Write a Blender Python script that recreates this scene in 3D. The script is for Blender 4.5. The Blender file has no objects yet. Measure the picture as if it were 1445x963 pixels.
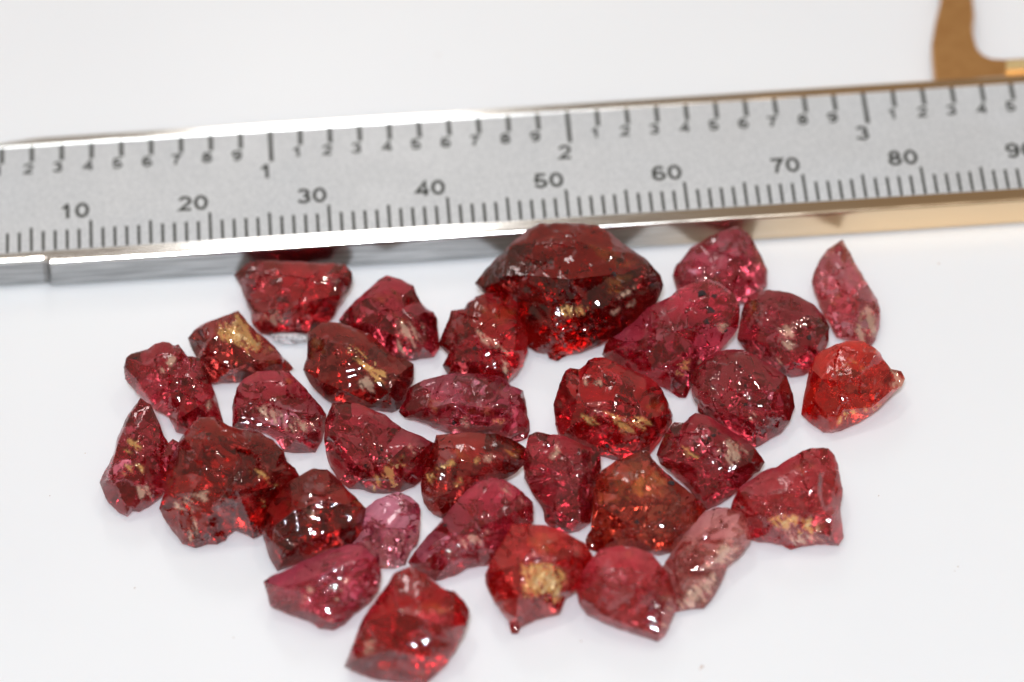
import bpy, math, random
import numpy as np
from mathutils import Vector, Matrix
from mathutils.geometry import delaunay_2d_cdt

S = 0.001                      # everything below is written in millimetres
sc = bpy.context.scene
COL = sc.collection
rnd = random.Random(5)

# ------------------------------------------------------------------ camera
PW, PH, FPX = 1445.0, 963.0, 8000.0
ELEV, ROLL, DIST = math.radians(43.0), -0.0380, 463.6
T_BEAM = 3.0
r0 = np.array([1.0, 0, 0]); u0 = np.array([0, math.sin(ELEV), math.cos(ELEV)])
FWD = np.array([0, math.cos(ELEV), -math.sin(ELEV)])
RIGHT = math.cos(ROLL)*r0 + math.sin(ROLL)*u0
UP = -math.sin(ROLL)*r0 + math.cos(ROLL)*u0
EYE = np.array([0, 0, T_BEAM]) - DIST*FWD
cd = bpy.data.cameras.new('camera'); cam = bpy.data.objects.new('camera', cd); COL.objects.link(cam)
cd.sensor_width = 36.0; cd.lens = FPX/PW*36.0
cd.clip_start = 0.02; cd.clip_end = 20.0
m = Matrix.Identity(4)
for i in range(3):
    m[i][0], m[i][1], m[i][2], m[i][3] = RIGHT[i], UP[i], -FWD[i], EYE[i]*S
cam.matrix_world = m
cd.dof.use_dof = True; cd.dof.aperture_fstop = 21.0; cd.dof.aperture_blades = 0
sc.camera = cam

def ray(px, py):
    d = FWD[None, :] + ((np.asarray(px)-PW/2)/FPX)[:, None]*RIGHT - ((np.asarray(py)-PH/2)/FPX)[:, None]*UP
    return d/np.linalg.norm(d, axis=1)[:, None]
def at_z(px, py, z):           # where the sight line of a photo pixel meets height z (mm)
    px = np.atleast_1d(np.asarray(px, float)); py = np.atleast_1d(np.asarray(py, float))
    d = ray(px, py); t = (np.asarray(z)-EYE[2])/d[:, 2]
    return EYE + d*t[:, None]
fp = at_z(740, 575, 3.5)[0]
cd.dof.focus_distance = float(np.dot(fp-EYE, FWD))*S

# ------------------------------------------------------------------ world, lamps, exposure
w = bpy.data.worlds.new('World'); sc.world = w; w.use_nodes = True
bg = w.node_tree.nodes['Background']
bg.inputs[0].default_value = (0.30, 0.245, 0.195, 1); bg.inputs[1].default_value = 1.0

def area(name, loc, target, size, size_y, power, col):
    ld = bpy.data.lights.new(name, 'AREA'); ld.shape = 'RECTANGLE'; ld.size = size*S; ld.size_y = size_y*S
    ld.energy = power; ld.color = col
    o = bpy.data.objects.new(name, ld); COL.objects.link(o)
    o.location = Vector(loc)*S
    o.rotation_euler = (Vector(target)-Vector(loc)).to_track_quat('-Z', 'Y').to_euler()
    return o
area('camera_flash', (-16, -520, 600), (0, 0, 0), 66, 44, 5.62, (0.835, 0.916, 1.012))
area('added_glint_light', (-95, 40, 520), (0, 0, 0), 24, 24, 0.28, (1.0, 0.97, 0.93))  # this and the next are added overhead to put glints on the stones
area('added_glint_light', (150, 95, 430), (0, 0, 0), 20, 20, 0.14, (1.0, 0.95, 0.88))
area('back_panel', (-215, 300, 262), (-40, 0, 0), 300, 90, 0.045, (0.95, 0.98, 1.0))
area('desk_lamp', (-21, 190, 170), (-12, 8, 0), 30, 56, 0.036, (1.0, 0.99, 0.98))
sc.view_settings.view_transform = 'Standard'; sc.view_settings.look = 'None'
sc.view_settings.exposure = 0.0; sc.view_settings.gamma = 1.0
sc.render.engine = 'CYCLES'
cy = sc.cycles
cy.max_bounces = 12; cy.transmission_bounces = 12; cy.glossy_bounces = 8; cy.diffuse_bounces = 4; cy.transparent_max_bounces = 12
cy.caustics_reflective = True; cy.caustics_refractive = True
cy.sample_clamp_indirect = 12.0; cy.blur_glossy = 0.3
cy.use_denoising = True
try: cy.denoiser = 'OPENIMAGEDENOISE'
except Exception: pass

# ------------------------------------------------------------------ materials
def mat(name):
    m_ = bpy.data.materials.new(name); m_.use_nodes = True
    nt = m_.node_tree; b = nt.nodes['Principled BSDF']
    return m_, nt, b
def node(nt, kind, **kw):
    n = nt.nodes.new(kind)
    for k, v in kw.items():
        if k.startswith('i_'): n.inputs[k[2:].replace('_', ' ')].default_value = v
        else: setattr(n, k, v)
    return n
def ramp(nt, stops, src):
    r = nt.nodes.new('ShaderNodeValToRGB')
    el = r.color_ramp.elements
    while len(el) < len(stops): el.new(0.5)
    for e, (p, c) in zip(el, stops):
        e.position = p; e.color = c if len(c) == 4 else (*c, 1)
    nt.links.new(src, r.inputs[0]); return r
def coords(nt, scale=(1, 1, 1)):
    t = nt.nodes.new('ShaderNodeTexCoord'); mp = nt.nodes.new('ShaderNodeMapping')
    mp.inputs['Scale'].default_value = [s/S for s in scale]
    nt.links.new(t.outputs['Object'], mp.inputs[0]); return mp.outputs[0]

# white table
M_table, nt, b = mat('white_table')
c = coords(nt)
n1 = node(nt, 'ShaderNodeTexNoise', i_Scale=0.03, i_Detail=3.0); nt.links.new(c, n1.inputs['Vector'])
rr = ramp(nt, [(0.3, (0.83, 0.83, 0.835)), (0.7, (0.855, 0.855, 0.855))], n1.outputs[0]); nt.links.new(rr.outputs[0], b.inputs['Base Color'])
b.inputs['Roughness'].default_value = 0.32; b.inputs['IOR'].default_value = 1.45
b.inputs['Subsurface Weight'].default_value = 0.5; b.inputs['Subsurface Radius'].default_value = (1, .9, .85); b.inputs['Subsurface Scale'].default_value = 0.0025
n2 = node(nt, 'ShaderNodeTexNoise', i_Scale=0.25, i_Detail=2.0); nt.links.new(c, n2.inputs['Vector'])
bp = node(nt, 'ShaderNodeBump', i_Strength=0.05, i_Distance=0.0002); nt.links.new(n2.outputs[0], bp.inputs['Height']); nt.links.new(bp.outputs[0], b.inputs['Normal'])

def warm_reflection_end(nt, b, src, col):
    # a warm reflection put into the beam's colour towards its far end, unevenly
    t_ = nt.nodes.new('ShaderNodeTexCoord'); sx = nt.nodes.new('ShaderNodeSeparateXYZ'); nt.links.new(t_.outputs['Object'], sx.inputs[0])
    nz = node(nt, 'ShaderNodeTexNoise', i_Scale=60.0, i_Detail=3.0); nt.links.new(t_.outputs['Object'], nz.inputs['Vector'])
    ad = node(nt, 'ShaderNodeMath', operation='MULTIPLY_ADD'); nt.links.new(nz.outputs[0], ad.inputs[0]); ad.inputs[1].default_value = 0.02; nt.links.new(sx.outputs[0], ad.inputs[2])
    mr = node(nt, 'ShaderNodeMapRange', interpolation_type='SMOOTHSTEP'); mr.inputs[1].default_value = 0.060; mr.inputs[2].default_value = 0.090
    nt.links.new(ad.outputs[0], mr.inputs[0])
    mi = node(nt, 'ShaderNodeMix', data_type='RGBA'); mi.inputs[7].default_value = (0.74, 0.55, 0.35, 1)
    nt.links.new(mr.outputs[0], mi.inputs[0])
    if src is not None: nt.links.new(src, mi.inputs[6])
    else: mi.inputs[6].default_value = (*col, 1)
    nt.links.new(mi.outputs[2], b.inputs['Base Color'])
# polished steel with drawn lines along the beam
M_steel, nt, b = mat('polished_steel')
c = coords(nt, (0.04, 1, 1))
n1 = node(nt, 'ShaderNodeTexNoise', i_Scale=6.0, i_Detail=4.0); nt.links.new(c, n1.inputs['Vector'])
rr = ramp(nt, [(0.3, (0.11,)*3), (0.7, (0.19,)*3)], n1.outputs[0]); nt.links.new(rr.outputs[0], b.inputs['Roughness'])
warm_reflection_end(nt, b, None, (0.70, 0.68, 0.65)); b.inputs['Metallic'].default_value = 1.0
bp = node(nt, 'ShaderNodeBump', i_Strength=0.15, i_Distance=0.00003); nt.links.new(n1.outputs[0], bp.inputs['Height']); nt.links.new(bp.outputs[0], b.inputs['Normal'])
# milled sides of the beam, duller
M_side, nt, b = mat('milled_steel')
c = coords(nt, (0.05, 1, 1))
n1 = node(nt, 'ShaderNodeTexNoise', i_Scale=4.0, i_Detail=4.0); nt.links.new(c, n1.inputs['Vector'])
rr = ramp(nt, [(0.3, (0.18, 0.178, 0.175)), (0.7, (0.34, 0.335, 0.33))], n1.outputs[0]); warm_reflection_end(nt, b, rr.outputs[0], None)
b.inputs['Metallic'].default_value = 1.0; b.inputs['Roughness'].default_value = 0.2
# blasted satin chrome of the scale
M_satin, nt, b = mat('satin_chrome')
c = coords(nt)
n1 = node(nt, 'ShaderNodeTexNoise', i_Scale=5.0, i_Detail=3.0, i_Roughness=0.7); nt.links.new(c, n1.inputs['Vector'])
rr = ramp(nt, [(0.3, (0.52, 0.535, 0.55)), (0.7, (0.80, 0.81, 0.82))], n1.outputs[0]); nt.links.new(rr.outputs[0], b.inputs['Base Color'])
b.inputs['Metallic'].default_value = 0.45
cb_ = coords(nt, (0.02, 2.2, 1)); nb = node(nt, 'ShaderNodeTexNoise', i_Scale=3.0, i_Detail=4.0); nt.links.new(cb_, nb.inputs['Vector'])
cs_ = coords(nt, (1, 1, 1)); ns = node(nt, 'ShaderNodeTexNoise', i_Scale=0.12, i_Detail=4.0, i_Roughness=0.6); nt.links.new(cs_, ns.inputs['Vector'])
mb = node(nt, 'ShaderNodeMath', operation='MULTIPLY_ADD'); mb.inputs[1].default_value = 0.5; nt.links.new(nb.outputs[0], mb.inputs[0]); nt.links.new(ns.outputs[0], mb.inputs[2])
rb = ramp(nt, [(0.55, (0.42,)*3), (0.95, (0.68,)*3)], mb.outputs[0]); nt.links.new(rb.outputs[0], b.inputs['Roughness'])
n2 = node(nt, 'ShaderNodeTexNoise', i_Scale=9.0, i_Detail=2.0); nt.links.new(c, n2.inputs['Vector'])
bp = node(nt, 'ShaderNodeBump', i_Strength=0.5, i_Distance=0.00003); nt.links.new(n2.outputs[0], bp.inputs['Height']); nt.links.new(bp.outputs[0], b.inputs['Normal'])
# filled engraving
M_ink, nt, b = mat('black_engraving')
c = coords(nt)
n1 = node(nt, 'ShaderNodeTexNoise', i_Scale=3.0, i_Detail=3.0); nt.links.new(c, n1.inputs['Vector'])
rr = ramp(nt, [(0.35, (0.02, 0.023, 0.018)), (0.7, (0.055, 0.055, 0.045))], n1.outputs[0]); nt.links.new(rr.outputs[0], b.inputs['Base Color'])
b.inputs['Roughness'].default_value = 0.6
# steel jaw, its warm brown reflection put into the base colour
M_jaw_tint, nt, b = mat('warm_tinted_steel')
c = coords(nt)
n1 = node(nt, 'ShaderNodeTexNoise', i_Scale=0.8, i_Detail=4.0); nt.links.new(c, n1.inputs['Vector'])
rr = ramp(nt, [(0.3, (0.56, 0.28, 0.095)), (0.7, (0.64, 0.34, 0.125))], n1.outputs[0]); nt.links.new(rr.outputs[0], b.inputs['Base Color'])
b.inputs['Metallic'].default_value = 0.7; b.inputs['Roughness'].default_value = 0.3

M_ledge, nt, b = mat('bright_tinted_steel')  # steel ledge, a paler warm reflection put into its colour
b.inputs['Base Color'].default_value = (0.82, 0.62, 0.30, 1); b.inputs['Metallic'].default_value = 0.5; b.inputs['Roughness'].default_value = 0.35

def garnet(name, T5, body, trans=0.8, rough=0.06, gold=0.3):
    """T5: colour white light keeps after 5 mm of the stone; body: colour of its cloudy, light-scattering share."""
    m_, nt, b = mat(name)
    t = nt.nodes.new('ShaderNodeTexCoord'); g = nt.nodes.new('ShaderNodeObjectInfo')
    add = node(nt, 'ShaderNodeVectorMath', operation='MULTIPLY_ADD'); add.inputs[1].default_value = (1/S,)*3
    rv = node(nt, 'ShaderNodeVectorMath', operation='SCALE'); rv.inputs['Scale'].default_value = 40.0
    cb = nt.nodes.new('ShaderNodeCombineXYZ')
    nt.links.new(g.outputs['Random'], cb.inputs[0]); nt.links.new(g.outputs['Random'], cb.inputs[1])
    nt.links.new(cb.outputs[0], rv.inputs[0]); nt.links.new(t.outputs['Object'], add.inputs[0]); nt.links.new(rv.outputs[0], add.inputs[2])
    c = add.outputs[0]
    # cloudy share: fibrous patches along a direction of the stone's own, fine dark grains, pale healed crack lines
    rot = node(nt, 'ShaderNodeMapping'); rot.inputs['Scale'].default_value = (0.45, 1.5, 1.0)
    rm = node(nt, 'ShaderNodeVectorMath', operation='SCALE'); rm.inputs[0].default_value = (3.1, 5.3, 11.0); nt.links.new(g.outputs['Random'], rm.inputs['Scale'])
    nt.links.new(rm.outputs[0], rot.inputs['Rotation']); nt.links.new(c, rot.inputs['Vector'])
    n1 = node(nt, 'ShaderNodeTexNoise', i_Scale=0.62, i_Detail=7.0, i_Roughness=0.66, i_Distortion=0.5); nt.links.new(rot.outputs[0], n1.inputs['Vector'])
    bb = np.array(body)
    r1 = ramp(nt, [(0.43, tuple(bb*0.07)), (0.495, tuple(bb*0.75)), (0.555, tuple(np.minimum(bb*1.6+np.array([0.02, 0.004, 0.006]), 1))), (0.65, tuple((1-gold)*bb*1.5+gold*np.array([0.46, 0.19, 0.06])))], n1.outputs[0])
    ng = node(nt, 'ShaderNodeTexNoise', i_Scale=3.6, i_Detail=3.0, i_Roughness=0.7); nt.links.new(c, ng.inputs['Vector'])
    rg_ = ramp(nt, [(0.33, (1, 1, 1)), (0.38, (0, 0, 0))], ng.outputs[0])
    md = node(nt, 'ShaderNodeMix', data_type='RGBA'); md.inputs[7].default_value = (0.03, 0.006, 0.008, 1)
    nt.links.new(rg_.outputs[0], md.inputs[0]); nt.links.new(r1.outputs[0], md.inputs[6])
    vd = node(nt, 'ShaderNodeVectorMath', operation='MULTIPLY_ADD'); vd.inputs[1].default_value = (1.3,)*3
    nt.links.new(n1.outputs['Color'], vd.inputs[0]); nt.links.new(c, vd.inputs[2])
    ve = node(nt, 'ShaderNodeTexVoronoi', i_Scale=0.42, feature='DISTANCE_TO_EDGE'); nt.links.new(vd.outputs[0], ve.inputs['Vector'])
    re_ = ramp(nt, [(0.0, (0.8,)*3), (0.035, (0, 0, 0))], ve.outputs['Distance'])
    nm = ramp(nt, [(0.5, (0, 0, 0)), (0.6, (1, 1, 1))], ng.outputs['Color'])
    mm2 = node(nt, 'ShaderNodeMath', operation='MULTIPLY'); nt.links.new(re_.outputs[0], mm2.inputs[0]); nt.links.new(nm.outputs[0], mm2.inputs[1])
    rr = node(nt, 'ShaderNodeMix', data_type='RGBA'); rr.inputs[7].default_value = (*(bb*0.6+np.array([0.34, 0.19, 0.14])), 1)
    nt.links.new(mm2.outputs[0], rr.inputs[0]); nt.links.new(md.outputs[2], rr.inputs[6])
    n2 = node(nt, 'ShaderNodeTexNoise', i_Scale=0.7, i_Detail=4.0, i_Roughness=0.6); nt.links.new(c, n2.inputs['Vector'])
    tr = ramp(nt, [(0.36, (min(1, trans+0.22),)*3), (0.66, (max(0, trans-0.40),)*3)], n2.outputs[0])
    n3 = node(nt, 'ShaderNodeTexNoise', i_Scale=1.1, i_Detail=3.0); nt.links.new(c, n3.inputs['Vector'])
    rz = node(nt, 'ShaderNodeAttribute', attribute_name='zone'); rs = nt.nodes.new('ShaderNodeSeparateColor'); nt.links.new(rz.outputs['Color'], rs.inputs[0])
    rq = node(nt, 'ShaderNodeMath', operation='MULTIPLY'); nt.links.new(rs.outputs[2], rq.inputs[0]); nt.links.new(n3.outputs[0], rq.inputs[1])
    ro = ramp(nt, [(0.10, (rough,)*3), (0.55, (rough+0.05,)*3)], rq.outputs[0])
    # fine fracture relief
    v = node(nt, 'ShaderNodeTexVoronoi', i_Scale=1.5, feature='F1'); v.inputs['Randomness'].default_value = 1.0
    dis = node(nt, 'ShaderNodeVectorMath', operation='MULTIPLY_ADD'); dis.inputs[1].default_value = (0.8,)*3
    nt.links.new(n1.outputs['Color'], dis.inputs[0]); nt.links.new(c, dis.inputs[2]); nt.links.new(dis.outputs[0], v.inputs['Vector'])
    n4 = node(nt, 'ShaderNodeTexNoise', i_Scale=1.4, i_Detail=2.0, i_Roughness=0.5); nt.links.new(c, n4.inputs['Vector'])
    h = node(nt, 'ShaderNodeMath', operation='MULTIPLY_ADD'); h.inputs[1].default_value = 0.55
    nt.links.new(v.outputs['Distance'], h.inputs[0]); nt.links.new(n4.outputs[0], h.inputs[2])
    bp = node(nt, 'ShaderNodeBump', i_Strength=0.5, i_Distance=0.00014); nt.links.new(h.outputs[0], bp.inputs['Height'])
    b.inputs['IOR'].default_value = 1.74
    zn = node(nt, 'ShaderNodeAttribute', attribute_name='zone'); sp = nt.nodes.new('ShaderNodeSeparateColor'); nt.links.new(zn.outputs['Color'], sp.inputs[0])
    bs = node(nt, 'ShaderNodeMath', operation='MULTIPLY_ADD'); nt.links.new(sp.outputs[2], bs.inputs[0]); bs.inputs[1].default_value = 0.30; bs.inputs[2].default_value = 0.06
    nt.links.new(bs.outputs[0], bp.inputs['Strength'])
    for s_, d_ in ((ro.outputs[0], 'Roughness'), (bp.outputs[0], 'Normal')): nt.links.new(s_, b.inputs[d_])
    b.inputs['Transmission Weight'].default_value = 0.0; b.inputs['Specular IOR Level'].default_value = 0.3
    # clear share: glass whose colour comes from the thickness alone
    gl = node(nt, 'ShaderNodeBsdfGlass', i_IOR=1.74); gl.inputs['Color'].default_value = (0.97, 0.93, 0.93, 1)
    nt.links.new(ro.outputs[0], gl.inputs['Roughness']); nt.links.new(bp.outputs[0], gl.inputs['Normal'])
    # per-vertex zones: R = how cloudy (thin edges are clear), G = amber reflections painted in
    am = node(nt, 'ShaderNodeMix', data_type='RGBA'); am.inputs[7].default_value = (0.60, 0.21, 0.045, 1)
    am2 = node(nt, 'ShaderNodeMath', operation='MULTIPLY'); nt.links.new(sp.outputs[1], am2.inputs[0]); am2.inputs[1].default_value = 0.85
    nt.links.new(am2.outputs[0], am.inputs[0]); nt.links.new(rr.outputs[2], am.inputs[6])
    # tan mineral crust, and golden reflections inside the stone painted as matte colour
    z2 = node(nt, 'ShaderNodeAttribute', attribute_name='crust'); s2 = nt.nodes.new('ShaderNodeSeparateColor'); nt.links.new(z2.outputs['Color'], s2.inputs[0])
    k1 = node(nt, 'ShaderNodeMix', data_type='RGBA'); k1.inputs[7].default_value = (0.70, 0.46, 0.33, 1); nt.links.new(s2.outputs[0], k1.inputs[0]); nt.links.new(am.outputs[2], k1.inputs[6])
    k2 = node(nt, 'ShaderNodeMix', data_type='RGBA'); k2.inputs[7].default_value = (0.85, 0.48, 0.16, 1); nt.links.new(s2.outputs[1], k2.inputs[0]); nt.links.new(k1.outputs[2], k2.inputs[6])
    nt.links.new(k2.outputs[2], b.inputs['Base Color'])
    kx = node(nt, 'ShaderNodeMath', operation='MAXIMUM'); nt.links.new(s2.outputs[0], kx.inputs[0]); nt.links.new(s2.outputs[1], kx.inputs[1])
    km = node(nt, 'ShaderNodeMath', operation='MULTIPLY'); nt.links.new(kx.outputs[0], km.inputs[0]); km.inputs[1].default_value = 0.4; nt.links.new(km.outputs[0], b.inputs['Metallic'])
    inv_ = node(nt, 'ShaderNodeMath', operation='SUBTRACT'); inv_.inputs[0].default_value = 1.0; nt.links.new(tr.outputs[0], inv_.inputs[1])
    ac = node(nt, 'ShaderNodeMath', operation='MULTIPLY_ADD'); nt.links.new(sp.outputs[1], ac.inputs[0]); ac.inputs[1].default_value = 0.45; nt.links.new(inv_.outputs[0], ac.inputs[2])
    cl = node(nt, 'ShaderNodeMath', operation='MULTIPLY', use_clamp=True); nt.links.new(ac.outputs[0], cl.inputs[0]); nt.links.new(sp.outputs[0], cl.inputs[1])
    kc = node(nt, 'ShaderNodeMath', operation='MULTIPLY_ADD', use_clamp=True); nt.links.new(kx.outputs[0], kc.inputs[0]); kc.inputs[1].default_value = 0.85; nt.links.new(cl.outputs[0], kc.inputs[2])
    fin = node(nt, 'ShaderNodeMath', operation='SUBTRACT'); fin.inputs[0].default_value = 1.0; nt.links.new(kc.outputs[0], fin.inputs[1])
    mx = nt.nodes.new('ShaderNodeMixShader'); nt.links.new(fin.outputs[0], mx.inputs[0])
    nt.links.new(b.outputs[0], mx.inputs[1]); nt.links.new(gl.outputs[0], mx.inputs[2])
    out = nt.nodes['Material Output']; nt.links.new(mx.outputs[0], out.inputs['Surface'])
    va = nt.nodes.new('ShaderNodeVolumeAbsorption')
    sg = -np.log(np.array(T5))/0.005; dn = float(sg.max())*1.02
    va.inputs['Color'].default_value = (*(1-sg/dn), 1); va.inputs['Density'].default_value = dn
    nt.links.new(va.outputs[0], out.inputs['Volume'])
    return m_
STONE = {
 'pink':   garnet('rhodolite_garnet',  (0.88, 0.24, 0.34), (0.56, 0.036, 0.082), 0.80, 0.02, 0.05),
 'pale':   garnet('pale_pink_garnet',  (0.98, 0.48, 0.60), (0.90, 0.25, 0.36), 0.90, 0.02, 0.0),
 'wine':   garnet('wine_garnet',       (0.82, 0.17, 0.235), (0.38, 0.023, 0.045), 0.78, 0.02, 0.10),
 'red':    garnet('red_garnet',        (0.87, 0.11, 0.14), (0.40, 0.014, 0.028), 0.82, 0.02, 0.10),
 'brown':  garnet('brown_red_garnet',  (0.78, 0.145, 0.135), (0.29, 0.024, 0.026), 0.78, 0.02, 0.25),
 'dark':   garnet('dark_garnet', (0.70, 0.105, 0.10), (0.20, 0.019, 0.019), 0.78, 0.02, 0.35),
 'amber':  garnet('amber_red_garnet',  (0.88, 0.27, 0.20), (0.50, 0.085, 0.048), 0.72, 0.02, 0.25),
 'orange': garnet('orange_red_garnet', (0.97, 0.17, 0.13), (0.66, 0.036, 0.030), 0.86, 0.02, 0.15),
 'coral':  garnet('coral_red_garnet',  (0.95, 0.24, 0.24), (0.62, 0.060, 0.066), 0.82, 0.02, 0.3),
 'peach':  garnet('peach_pink_garnet', (0.98, 0.54, 0.53), (0.92, 0.36, 0.31), 0.80, 0.02, 0.4),
 'salmon': garnet('salmon_garnet',     (0.90, 0.24, 0.29), (0.50, 0.058, 0.072), 0.90, 0.02, 0.35),
 'rose':   garnet('rose_garnet', (0.97, 0.36, 0.43), (0.82, 0.090, 0.130), 0.84, 0.02, 0.15),
 'clear':  garnet('glint_white_chip',   (0.97, 0.92, 0.93), (0.95, 0.93, 0.94), 0.40, 0.06, 0.0),
}
def flake_mat(name, c0, c1, metallic, rough, alpha=1.0):
    m_, nt, b = mat(name); c = coords(nt)
    n1 = node(nt, 'ShaderNodeTexNoise', i_Scale=2.0, i_Detail=4.0); nt.links.new(c, n1.inputs['Vector'])
    rr = ramp(nt, [(0.35, c0), (0.65, c1)], n1.outputs[0]); nt.links.new(rr.outputs[0], b.inputs['Base Color'])
    b.inputs['Metallic'].default_value = metallic; b.inputs['Roughness'].default_value = rough
    n2 = node(nt, 'ShaderNodeTexNoise', i_Scale=5.0, i_Detail=3.0); nt.links.new(c, n2.inputs['Vector'])
    bp = node(nt, 'ShaderNodeBump', i_Strength=0.5, i_Distance=0.0001); nt.links.new(n2.outputs[0], bp.inputs['Height']); nt.links.new(bp.outputs[0], b.inputs['Normal'])
    n3 = node(nt, 'ShaderNodeTexNoise', i_Scale=3.0, i_Detail=4.0); nt.links.new(c, n3.inputs['Vector'])
    ra = ramp(nt, [(0.38, (1-alpha,)*3), (0.60, (min(1, 1.25-alpha),)*3)], n3.outputs[0])
    if alpha < 1:
        tp = nt.nodes.new('ShaderNodeBsdfTransparent'); mx = nt.nodes.new('ShaderNodeMixShader')
        nt.links.new(ra.outputs[0], mx.inputs[0]); nt.links.new(b.outputs[0], mx.inputs[1]); nt.links.new(tp.outputs[0], mx.inputs[2])
        nt.links.new(mx.outputs[0], nt.nodes['Material Output'].inputs['Surface'])
    return m_
M_crack, nt, b = mat('air_crack')
gl = node(nt, 'ShaderNodeBsdfGlass', i_IOR=0.5747, i_Roughness=0.06); gl.inputs['Color'].default_value = (1, 1, 1, 1)
nt.links.new(gl.outputs[0], nt.nodes['Material Output'].inputs['Surface'])
FLAKE = {
 'gold':  flake_mat('golden_glint', (0.70, 0.40, 0.14), (0.92, 0.66, 0.36), 0.55, 0.42, .8),  # golden flakes stand in for reflections inside the stone
 'tan':   flake_mat('tan_crust', (0.52, 0.30, 0.20), (0.84, 0.62, 0.46), 0.25, 0.42, .78),
 'black': flake_mat('black_inclusion', (0.010, 0.004, 0.004), (0.022, 0.010, 0.010), 0.0, 0.8),
}

# ------------------------------------------------------------------ helpers
def mesh_obj(name, verts, faces, material, parent=None, smooth_angle=None, mats=None, idx=None):
    me = bpy.data.meshes.new(name)
    me.from_pydata([tuple(v) for v in verts], [], faces)
    for mm_ in (mats or [material]): me.materials.append(mm_)
    if idx is not None: me.polygons.foreach_set('material_index', idx)
    if smooth_angle is not None:
        me.polygons.foreach_set('use_smooth', [True]*len(me.polygons))
        me.set_sharp_from_angle(angle=math.radians(smooth_angle))
    me.update()
    o = bpy.data.objects.new(name, me); COL.objects.link(o)
    if parent is not None: o.parent = parent
    return o

# ------------------------------------------------------------------ table
t = mesh_obj('table_top', [(-.9, -.6, 0), (.9, -.6, 0), (.9, 1.0, 0), (-.9, 1.0, 0), (-.9, -.6, -.02), (.9, -.6, -.02), (.9, 1.0, -.02), (-.9, 1.0, -.02)],
             [(0, 1, 2, 3), (7, 6, 5, 4), (0, 4, 5, 1), (1, 5, 6, 2), (2, 6, 7, 3), (3, 7, 4, 0)], M_table)
t['kind'] = 'structure'

# a few crumbs and hairs on the table
vs, fs = [], []
for px_, py_, r_ in [(990, 941, .12), (988, 944, .08), (1352, 800, .07), (1347, 806, .05), (415, 852, .06), (190, 830, .06), (785, 792, .05), (618, 78, .1), (868, 372, .05), (1325, 372, .09), (1240, 700, .05), (120, 640, .05), (820, 905, .06), (70, 700, .05), (330, 900, .05)]:
    p_ = at_z(px_, py_, 0.0)[0]; b0_ = len(vs); a_ = rnd.uniform(0, 6.3)
    for q in range(6):
        t_ = a_+q*math.pi/3; k_ = r_*rnd.uniform(.6, 1.5); vs.append(((p_[0]+k_*math.cos(t_))*S, (p_[1]+k_*math.sin(t_))*S, .0002*S))
    vs.append((p_[0]*S, p_[1]*S, r_*.8*S))
    for q in range(6): fs.append((b0_+q, b0_+(q+1) % 6, b0_+6))
cr_ = mesh_obj('table_crumbs', vs, fs, FLAKE['tan']); cr_['kind'] = 'stuff'; cr_['label'] = 'tiny tan crumbs scattered on the white table'
# ------------------------------------------------------------------ caliper
PSI, S0, Y0, V_IN = 0.0393, 44.84, -14.71, 13.55
def beam_xy(s, v):
    x = (s-S0)*math.cos(PSI)-v*math.sin(PSI); y = (s-S0)*math.sin(PSI)+v*math.cos(PSI)-Y0
    return x, y
bx0, by0 = beam_xy(0, 0)
cal = bpy.data.objects.new('caliper', None); COL.objects.link(cal)
cal.location = (bx0*S, by0*S, 0); cal.rotation_euler = (0, 0, PSI)
cal.empty_display_size = 0.01
cal['label'] = 'steel caliper beam with engraved inch and millimetre scales lying behind the red stones'
cal['category'] = 'caliper'
def L(s, v, z): return (s*S, v*S, z*S)
VF, VB = -1.4, V_IN+1.25
def profile(vf, vb, top=T_BEAM, uc=.02):
    return [(vf+.25+uc, .05), (vf+uc, .3), (vf, 1.75 if uc > .1 else .6), (vf, top-.36), (vf+.03, top-.22), (vf+.09, top-.12), (vf+.125, top-.085), (vf+.32, top), (-.02, top), (-.016, top-.06),
            (V_IN+.1, top-.06), (V_IN+.104, top), (vb-.35, top), (vb-.12, top-.1), (vb, top-.4), (vb, .3), (vb-.25, .05)]
def sweep(name, secs, material):
    vs, fs = [], []
    n = len(secs[0][1])
    for s, pr in secs: vs += [L(s, v, z) for v, z in pr]
    for k in range(len(secs)-1):
        for i in range(n):
            j = (i+1) % n
            fs.append((k*n+i, k*n+j, (k+1)*n+j, (k+1)*n+i))
    fs.append(tuple(range(n))); fs.append(tuple(reversed(range((len(secs)-1)*n, len(secs)*n))))
    fs = [tuple(reversed(f)) for f in fs]
    o_ = mesh_obj(name, vs, fs, material, cal, 8, mats=[material, M_side])
    for k in range(len(secs)-1):
        for i in (0, 1, 2, 14, 15, 16): o_.data.polygons[k*n+i].material_index = 1
    return o_
secs = [(-14, profile(VF+.45, VB-.55)), (2.0, profile(VF+.45, VB-.55)), (4.6, profile(VF+.45, VB-.12)), (5.9, profile(VF+.45, VB)), (6.25, profile(VF+.38, VB)), (6.45, profile(VF+.1, VB)), (6.6, profile(VF, VB, uc=.12))]
secs += [(s_, profile(VF, VB, uc=.12)) for s_ in (30, 60, 90, 128)]
sweep('beam', secs, M_steel)
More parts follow.
